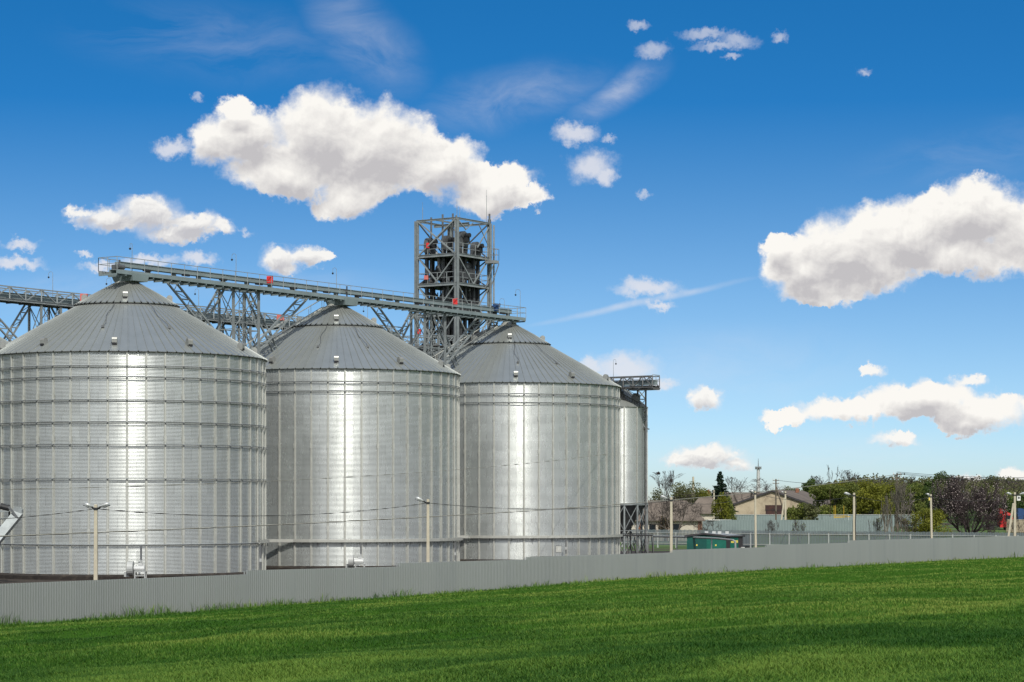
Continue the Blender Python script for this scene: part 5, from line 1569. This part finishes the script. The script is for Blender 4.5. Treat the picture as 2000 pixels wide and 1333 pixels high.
# ------------------------------------------------------------------ trees
def branches(rng, p, d, ln, r, lev, maxlev, out, tips, spread=.6, up=.15, ratio=.68, kids=(2, 4), nseg=3, wob=.18):
    pts = [p.copy()]; rad = [r]
    q = p.copy(); dd = d.copy()
    for i in range(nseg):
        dd = (dd + Vector(rng.normal(0, wob, 3)) + Vector((0, 0, up * .4))).normalized()
        q = q + dd * (ln / nseg); pts.append(q.copy()); rad.append(r * (1 - .45 * (i + 1) / nseg))
    out.append((pts, rad, lev))
    if lev >= maxlev:
        tips.append((q.copy(), dd.copy())); return
    nk = int(rng.integers(kids[0], kids[1] + 1))
    for k_ in range(nk):
        f_ = 1.0 if k_ == 0 else rng.uniform(.35, 1.0)
        i = min(int(f_ * nseg), nseg - 1); b_ = pts[i].lerp(pts[i + 1], f_ * nseg - i if f_ < 1 else 1.0)
        a_ = rng.normal(0, 1, 3); av = Vector(a_); av = (av - dd * av.dot(dd)).normalized()
        s_ = spread * rng.uniform(.6, 1.3) * (.45 if k_ == 0 else 1)
        nd = (dd * math.cos(s_) + av * math.sin(s_) + Vector((0, 0, up))).normalized()
        branches(rng, b_, nd, ln * ratio * rng.uniform(.75, 1.2), rad[i + 1] * (.85 if k_ == 0 else .62), lev + 1, maxlev, out, tips, spread, up, ratio, kids, nseg, wob)


def split_tubes(out, cut, wood_min=.012):
    trunk = MB(); twV = []; twQ = []; nb = 0
    for pts, rad, lev in out:
        if lev <= cut: trunk.tube(pts, [max(wood_min, r_) for r_ in rad], 6 if lev < 2 else 4, cap=False)
        else: twV.append((pts, rad))
    return trunk, twV


def twig_mesh(tw, rng, m, wmin, name):
    """fine twigs as narrow three-sided sticks"""
    V_ = []; Q_ = []; T_ = []
    for pts, rad in tw:
        t_ = rng.uniform(0, 1)
        for a_, b_, r0, r1 in zip(pts[:-1], pts[1:], rad[:-1], rad[1:]):
            d_ = (b_ - a_).normalized(); u_ = d_.cross(Vector((.3, .8, .52))).normalized(); w_ = d_.cross(u_)
            i = len(V_)
            r0 = max(r0, wmin); r1 = max(r1, wmin)
            for c_, r_ in ((a_, r0), (b_, r1)):
                for k_ in range(3):
                    q_ = c_ + u_ * (math.cos(k_ * 2.094) * r_) + w_ * (math.sin(k_ * 2.094) * r_); V_.append((q_.x, q_.y, q_.z)); T_.append(t_)
            Q_ += [(i, i + 1, i + 4, i + 3), (i + 1, i + 2, i + 5, i + 4), (i + 2, i, i + 3, i + 5)]
    return np_mesh(name, np.array(V_), np.array(Q_), m, np.array(T_))


def tree(name, label, cat, loc, h, spread=.6, up=.12, maxlev=5, ratio=.70, trunk_f=.28, kids=(2, 4), r=None, seed=0, bark='bark', twig='twig', leaf=None, nleaf=0, lsize=.12, lrad=.5, cut=2, twig_w=.012,
         width=None, stems=1, lean=.1, wob=.18, group=None, flat=1.0, leaf_name='foliage', lowleaf=0.0):
    rng = np.random.default_rng(seed + 100)
    out = []; tips = []
    for s_ in range(stems):
        d_ = Vector((rng.normal(0, lean), rng.normal(0, lean), 1)).normalized()
        if stems > 1:
            t_ = 2 * math.pi * s_ / stems + rng.uniform(-.4, .4); d_ = Vector((math.cos(t_) * lean * 3, math.sin(t_) * lean * 3, 1)).normalized()
        branches(rng, Vector((0, 0, -.2)), d_, h * trunk_f * (rng.uniform(.8, 1.1) if stems > 1 else 1), r or h * .022, 0, maxlev, out, tips, spread, up, ratio, kids, 3, wob)
    zs = float(np.percentile([p.z for pts, _, _ in out for p in pts], 97.5)); kz = h / zs
    wx = float(np.percentile([math.hypot(p.x, p.y) for pts, _, _ in out for p in pts], 86)); kx = (width / 2 / wx) if width else kz
    lim = lambda v_, m_, f_: v_ if v_ < m_ * f_ else m_ * f_ + m_ * (1 - f_) * math.tanh((v_ - m_ * f_) / (m_ * (1 - f_)))
    def fit(p):
        r_ = math.hypot(p.x, p.y) * kx
        q_ = lim(r_, (width / 2 if width else 1e6), .8) / r_ * kx if r_ > 1e-6 else kx
        return Vector((p.x * q_, p.y * q_, lim(p.z * kz, h, .86)))
    for pts, _, _ in out:
        for p in pts: p[:] = fit(p)
    root = thing(name, label, cat, loc, 0, group)
    trunk, tw = split_tubes(out, cut)
    part('trunk', trunk, M[bark], root, True)
    if tw: npart('twigs', twig_mesh(tw, rng, M[twig], twig_w, 'twigs'), root)
    if leaf:
        tp = np.array([tuple(fit(t_[0])) for t_ in tips])
        wt = np.clip((np.hypot(tp[:, 0], tp[:, 1]) / (width / 2 if width else h)) ** 2 + (tp[:, 2] / h) ** 2, .02, 1.2) ** 2.5 if leaf == 'blossom' else np.ones(len(tp))
        pick = rng.choice(len(tp), nleaf, p=wt / wt.sum())
        P_ = tp[pick] + rng.normal(0, lrad, (nleaf, 3)) * np.array([1, 1, .8])
        P_ = P_[P_[:, 2] > lowleaf]
        clump = rng.uniform(-.25, .25, len(tp))[pick][:len(P_)]
        tone = np.clip(.5 + clump + rng.normal(0, .2, len(P_)), 0, 1)
        npart(leaf_name, leaf_mesh(leaf_name, P_, lsize, M[leaf], rng, tone), root)
    return root


def gl(px, Y, dz=0):
    v_ = gx(px, Y); v_.z = ground_z(v_.x, Y) + dz
    return v_


def hh(py, Y, loc): return CZ + (HZ - py) / F * Y - loc.z


def bush_shape(name, label, cat, loc, h, wdt, leaf, n, lsize, seed, bark='bark', depth=None, lumps=14, group=None, low=.05):
    """leafy shrub: several stems and leaf clumps spread through its volume"""
    rng = np.random.default_rng(seed)
    root = thing(name, label, cat, loc, 0, group)
    st = MB()
    depth = depth or wdt * .8
    cs = []
    for k_ in range(lumps):
        a_ = rng.uniform(0, 6.283); rr_ = math.sqrt(rng.uniform(0, 1)) * .42
        z_ = rng.uniform(.25, .86) * h
        taper = 1 - .45 * (z_ / h)
        c_ = np.array([math.cos(a_) * rr_ * wdt * taper * 1.15, math.sin(a_) * rr_ * depth * taper, z_]); cs.append(c_)
        st.tube([(c_[0] * .12, c_[1] * .12, -.2), (c_[0] * .5, c_[1] * .5, z_ * .55), (c_[0], c_[1], z_ * 1.05)], [.07, .045, .015], 5)
    part('trunk', st, M[bark], root, True)
    cs = np.array(cs); sz = rng.uniform(.10, .24, lumps)
    pk = rng.choice(lumps, n, p=sz ** 2 / (sz ** 2).sum())
    d_ = rng.normal(size=(n, 3)); d_ /= np.linalg.norm(d_, axis=1)[:, None]
    rad = (rng.uniform(0, 1, n) ** .45)[:, None]
    P_ = cs[pk] + d_ * rad * (sz[pk] * 1.0)[:, None] * np.array([wdt, depth, h]) * np.array([1, 1, .85])
    P_[:, 2] = np.abs(P_[:, 2] - low) + low
    tone = np.clip(.5 + rng.normal(0, .16, lumps)[pk] + rng.normal(0, .2, n), 0, 1)
    npart('crown', leaf_mesh('crown', P_, lsize, M[leaf], rng, tone), root)
    return root


# left of the barn
L_ = gl(1316, 320); tree('bare_tree', 'spreading leafless brown tree in front of the low limewashed house', 'tree', L_, hh(966, 320, L_), .62, .08, 6, .74, .22, (2, 3), .24, 4, 'bark', 'twig', width=8.6, cut=3, twig_w=.016, stems=3, lean=.14)
L_ = gl(1281, 410); tree('bare_tree', 'tall leafless tree with a dark nest beside the slim silo', 'tree', L_, hh(917, 410, L_), .5, .2, 6, .72, .30, (2, 3), .25, 5, 'bark_dark', 'twig', width=6.6, cut=3, twig_w=.018)
nst = MB()
rn = random.Random(3)
nc = at(1285.5, 925, 409.5)
for i in range(60):
    d_ = Vector((rn.gauss(0, 1), rn.gauss(0, 1), rn.gauss(0, .7))).normalized(); e_ = Vector((rn.gauss(0, 1), rn.gauss(0, 1), rn.gauss(0, .3))).normalized()
    nst.beam(nc + d_ * .2 - e_ * .26, nc + d_ * .2 + e_ * .26, .05)
solo('bird_nest', nst, M['bark_dark'], 'dark bird nest high in the leafless tree beside the slim silo', 'nest', loc=nc)
L_ = gl(1312, 430); tree('bare_tree', 'wide leafless tree left of the thick grey pole', 'tree', L_, hh(921, 430, L_), .6, .15, 6, .72, .26, (2, 3), .25, 6, 'bark_dark', 'twig', width=9.5, cut=3, twig_w=.018)
L_ = gl(1337, 400); bush_shape('leafing_tree', 'greyish green leafing trees behind the low house roof', 'tree', L_, hh(940, 400, L_), 8.5, 'leaf_grey', 5000, .11, 21, lumps=22)
L_ = gl(1290, 402); bush_shape('leafing_tree', 'low greyish green tree between the slim silo and the house roof', 'tree', L_, hh(954, 402, L_), 5.5, 'leaf_grey', 2600, .11, 22)
L_ = gl(1370, 405); bush_shape('leafing_tree', 'fresh yellowish tree just left of the conifer', 'tree', L_, hh(943, 405, L_), 4.6, 'leaf_olive', 2300, .11, 23)
L_ = gl(1408, 380); bush_shape('leafing_tree', 'green tree growing in front of the conifer', 'tree', L_, hh(955, 380, L_), 3.6, 'leaf_olive', 3000, .10, 24)
L_ = gl(1424, 384); bush_shape('leafing_tree', 'round bright green tree at the left end of the barn gable', 'tree', L_, hh(968, 384, L_), 2.7, 'leaf_green', 2200, .10, 25)
# conifer
L_ = gl(1406.5, 430); ch = hh(921, 430, L_)
cf = thing('conifer', 'dark green pointed conifer standing above the house roofs', 'tree', L_)
part('trunk', MB().tube([(0, 0, -.2), (0, 0, ch * .97)], [.22, .03], 6), M['bark_dark'], cf)
rng = np.random.default_rng(31); Pn = []
for k_ in range(190):
    f_ = rng.uniform(.18, .99); a_ = rng.uniform(0, 6.283); R_ = (1 - f_) * 3.9 * rng.uniform(.75, 1.15) + .15; z_ = f_ * ch
    m_ = int(30 * (R_ + .6)); s_ = rng.uniform(.1, 1, m_)
    Pn.append(np.stack([np.cos(a_) * R_ * s_ + rng.normal(0, .09, m_), np.sin(a_) * R_ * s_ + rng.normal(0, .09, m_), z_ + R_ * (.18 * s_ ** 2 - .22 * s_) + rng.normal(0, .08, m_)], 1))
Pn = np.concatenate(Pn); npart('crown', leaf_mesh('crown', Pn, .13, M['needle'], rng), cf)
L_ = gl(1451, 500); tree('bare_tree', 'rounded leafless tree between conifer and telecom mast', 'tree', L_, hh(930, 500, L_), .5, .14, 6, .74, .28, (2, 3), .25, 41, 'bark', 'twig', width=8, cut=3, twig_w=.022)
L_ = gl(1502, 520); tree('bare_tree', 'leafless tree rising behind the barn gable right of the mast', 'tree', L_, hh(934, 520, L_), .55, .14, 6, .74, .26, (2, 3), .25, 42, 'bark_dark', 'twig', width=11, cut=3, twig_w=.022)
L_ = gl(1476, 540); tree('bare_tree', 'low leafless tree at the foot of the telecom mast', 'tree', L_, hh(944, 540, L_), .6, .12, 6, .74, .24, (2, 3), .22, 43, 'bark_dark', 'twig', width=9, cut=3, twig_w=.022)
L_ = gl(1535, 545); bush_shape('leafing_tree', 'thinly leafed tree above the barn ridge', 'tree', L_, hh(950, 545, L_), 6, 'leaf_grey', 2500, .13, 44)
L_ = gl(1584, 520); bush_shape('leafing_tree', 'round dark green tree above the right end of the barn roof', 'tree', L_, hh(934, 520, L_), 5.6, 'leaf_dark', 4200, .15, 45, lumps=18)
L_ = gl(1627, 520); tree('bare_tree', 'twisted leafless tree with flat top sticking out highest on the skyline', 'tree', L_, hh(907, 520, L_), .75, .05, 4, .66, .5, (2, 3), .28, 46, 'bark_dark', 'twig', width=5.5, cut=3, twig_w=.03, wob=.25)
for i, (px_, yt_, wd_, sd) in enumerate(((1655, 917, 6, 51), (1674, 918, 6, 52), (1608, 928, 6.5, 53), (1695, 926, 7, 54))):
    L_ = gl(px_, 540 + 8 * i); tree('bare_tree', ['bushy leafless tree right of the twisted skyline tree', 'second bushy leafless tree right of the twisted skyline tree', 'leafless tree between the dark round tree and the twisted skyline tree', 'low leafless tree left of the woodland pole'][i], 'tree', L_, hh(yt_, L_.y, L_), .5, .15, 6, .74, .28, (2, 3), .25, sd, 'bark_dark', 'twig', width=wd_, cut=3, twig_w=.025)

# green belt behind the far fences
GB = [(1555, 405, 979, 4.4, 'leaf_green', 2600, 'light green shrub with pale blossom left of the barn corner'), (1582, 402, 984, 3.2, 'leaf_grey', 1500, 'small pale shrub right of the barn wall'),
      (1622, 442, 940, 8.5, 'leaf_green', 9000, 'large bright green bush at the right end of the barn'), (1663, 446, 943, 8.5, 'leaf_green', 9000, 'large bright green bush behind the lamp post with the hanging cable'),
      (1705, 444, 945, 8.0, 'leaf_olive', 7500, 'large brownish green bush left of the pale saplings'), (1640, 475, 935, 10, 'leaf_olive', 7000, 'olive tree crown above the bright green bushes'),
      (1690, 480, 933, 9, 'leaf_olive', 6000, 'olive tree crown left of the woodland pole'), (1775, 455, 944, 9, 'leaf_green', 6500, 'green tree behind the pale saplings'), (1735, 470, 936, 9, 'leaf_olive', 5500, 'olive green tree around the woodland pole'),
      (1805, 470, 940, 10, 'leaf_dark', 6000, 'dark green tree behind the lamp post with the pale box'), (1846, 480, 938, 10, 'leaf_grey', 5200, 'grey green tree left above the blossoming tree'),
      (1940, 470, 946, 11, 'leaf_green', 5200, 'green tree right behind the blossoming tree'), (1990, 440, 962, 10, 'leaf_dark', 5000, 'dark green tree behind the trucks')]
for i, (px_, Yd, yt_, wd_, lf, nl, lab) in enumerate(GB):
    L_ = gl(px_, Yd); bush_shape('green_tree' if 'tree' in lab else 'bush', lab, 'tree' if 'tree' in lab else 'bush', L_, hh(yt_, Yd, L_), wd_, lf, nl, .15, 60 + i, lumps=22)
for i, (px_, yt_, wd_, lf, lab) in enumerate(((1820, 924, 6, 'leaf_dark', 'dark conical tree on the skyline left above the blossoming tree'), (1838, 922, 6, 'leaf_dark', 'dark rounded tree on the skyline above the blossoming tree'), (1935, 928, 6.5, 'leaf_grey', 'pale green skyline tree right above the blossoming tree'),
                                              (1800, 932, 8, 'leaf_grey', 'low grey green skyline tree right of the woodland pole'))):
    L_ = gl(px_, 560); bush_shape('skyline_tree', lab, 'tree', L_, hh(yt_, 560, L_), wd_, lf, 3200, .17, 80 + i, lumps=18)
for i, (px_, yt_, wd_, lab) in enumerate(((1866, 927, 5, 'leafless tree with a wispy top on the skyline above the blossoming tree'), (1980, 936, 10, 'broad purple-grey leafless tree on the skyline at the right edge'), (1785, 929, 7, 'leafless skyline tree right of the woodland pole'))):
    L_ = gl(px_, 560); tree('bare_tree', lab, 'tree', L_, hh(yt_, 560, L_), .5, .15, 6, .74, .28, (2, 3), .25, 90 + i, 'bark_dark', 'twig_red', width=wd_, cut=3, twig_w=.028)

# blossoming tree
L_ = gl(1893, 305, 0); bh = hh(934, 305, L_)
tree('blossom_tree', 'wide dark purple-brown tree speckled with pale blossom on its outer twigs', 'tree', L_, bh, .52, .05, 7, .77, .2, (2, 4), .24, 7, 'bark_dark', 'twig_red', 'blossom', 4600, .062, .22, 4, .013, width=10.0, stems=6, lean=.24, wob=.13, leaf_name='blossom', lowleaf=bh * .42)
# yellow-green round bush, saplings, small shrubs
L_ = gl(1815, 300); bush_shape('bush', 'round yellow-green bush before the blossoming tree', 'bush', L_, hh(990, 300, L_), 5.2, 'leaf_olive', 5200, .085, 101, lumps=20)
L_ = gl(1780, 310); bush_shape('bush', 'low olive shrub between pale saplings and yellow-green bush', 'bush', L_, hh(1012, 310, L_), 3.6, 'leaf_olive', 1800, .08, 102)
for i, (px_, yt_, wd_) in enumerate(((1733, 968, 1.6), (1742, 942, 1.9), (1752, 936, 2.2), (1764, 944, 2.0), (1729, 985, 1.3))):
    L_ = gl(px_, 305 + 2 * (i % 3)); tree('sapling', ['slender grey leafless sapling with forked top left in the sapling clump', 'tall slender grey sapling left of the woodland pole', 'tallest slender grey sapling directly before the woodland pole', 'slender grey sapling right of the woodland pole', 'shortest grey sapling at the left end of the sapling clump'][i], 'sapling', L_, hh(yt_, L_.y, L_), .3, .35, 5, .72, .32, (2, 3), .10, 110 + i, 'bark_pale', 'twig_pale', width=wd_, cut=2, twig_w=.014, stems=3, lean=.03, group='leafless saplings around the woodland pole')
L_ = gl(1800, 318); tree('bare_tree', 'thin brown leafless shrub tree left behind the yellow-green bush', 'tree', L_, hh(962, 318, L_), .45, .15, 6, .74, .26, (2, 3), .12, 120, 'bark', 'twig', 'blossom', 350, .05, .2, 3, .012, width=5.2, leaf_name='blossom')
for i, (px_, yt_, wd_, lab) in enumerate(((1507, 1016, 2.2, 'small leafless shrub before the blue-grey fence right of the substation lamp post'), (1561, 1015, 2.0, 'small budding shrub before the blue-grey fence below the barn corner'), (1706, 1012, 3.0, 'leafless shrub before the blue-grey fence left of the saplings'), (1380, 1008, 4.4, 'low tangled leafless bush at the right corner of the limewashed house'), (1770, 1008, 3.4, 'dark leafless shrub below the pale saplings'), (1990, 1008, 4, 'bare brown shrub before the cream wall'))):
    L_ = gl(px_, 300 if i in (4, 5) else 322); tree('shrub', lab, 'shrub', L_, hh(yt_, L_.y, L_), .5, .1, 5, .74, .25, (2, 3), .05, 130 + i, 'bark', 'twig', 'leaf_green' if i in (1, 2) else None, 160, .05, .15, 1, .011, width=wd_, stems=4, lean=.16)
# climbing bush on the house wall
L_ = gl(1300, 326); tree('shrub', 'rusty brown climbing shrub against the limewashed house wall', 'shrub', L_, hh(1010, 326, L_), .5, .2, 5, .72, .25, (3, 4), .05, 140, 'bark', 'twig', 'weeds', 700, .07, .2, 1, .012, width=2.2, stems=4, lean=.1)

# the far wood on the rise reads as one mass of twigs and young leaves
rng = np.random.default_rng(77); n = 42000
yw = rng.uniform(585, 720, n); xw = yw * rng.uniform(.118, .25, n)
fade = .35 + .65 * np.clip((xw / yw - .118) / .03, 0, 1)
tops = fade * 6.0 + fade * 3.5 * vnoise(xw / 7, yw / 9, 41) + 2.2 * vnoise(xw / 2.5, yw / 3, 42)
gw = np.array([ground_z(x_, y_) for x_, y_ in zip(xw, yw)])
zw = gw + tops * rng.uniform(.1, 1, n) ** .7 * .8
kind_ = vnoise(xw / 12, yw / 14, 43)
npw = leaf_mesh('woodland', np.stack([xw, yw, zw], 1), .26, M['wood_leaf'], rng, np.clip(.9 * kind_ + rng.normal(0, .18, n), 0, 1))
o = bpy.data.objects.new('woodland', npw); C.objects.link(o)
tag(o, 'far belt of budding woodland along the low rise behind the yard', 'woodland', kind='stuff')
# dry weeds along the fence feet in the yard
n = 9000
pw = np.concatenate([np.stack([rng.uniform(70, 110, n // 2) * .66 + 2, rng.uniform(290, 300, n // 2)], 1), np.stack([rng.uniform(40, 92, n - n // 2), rng.uniform(355, 364, n - n // 2)], 1)])
zz = np.array([ground_z(x_, y_) for x_, y_ in pw]) + rng.uniform(0, .55, n) ** 1.2
o = bpy.data.objects.new('dry_weeds', leaf_mesh('dry_weeds', np.concatenate([pw, zz[:, None]], 1), .14, M['weeds'], rng, None, .25, .7)); C.objects.link(o)
tag(o, 'dry brown weeds along the foot of the blue-grey fence', 'weeds', kind='stuff')
# tufts of longer grass inside the yard and along the silo bank
n = 5000
xs_ = rng.uniform(-34, 0, n); ys_ = rng.uniform(110, 160, n)
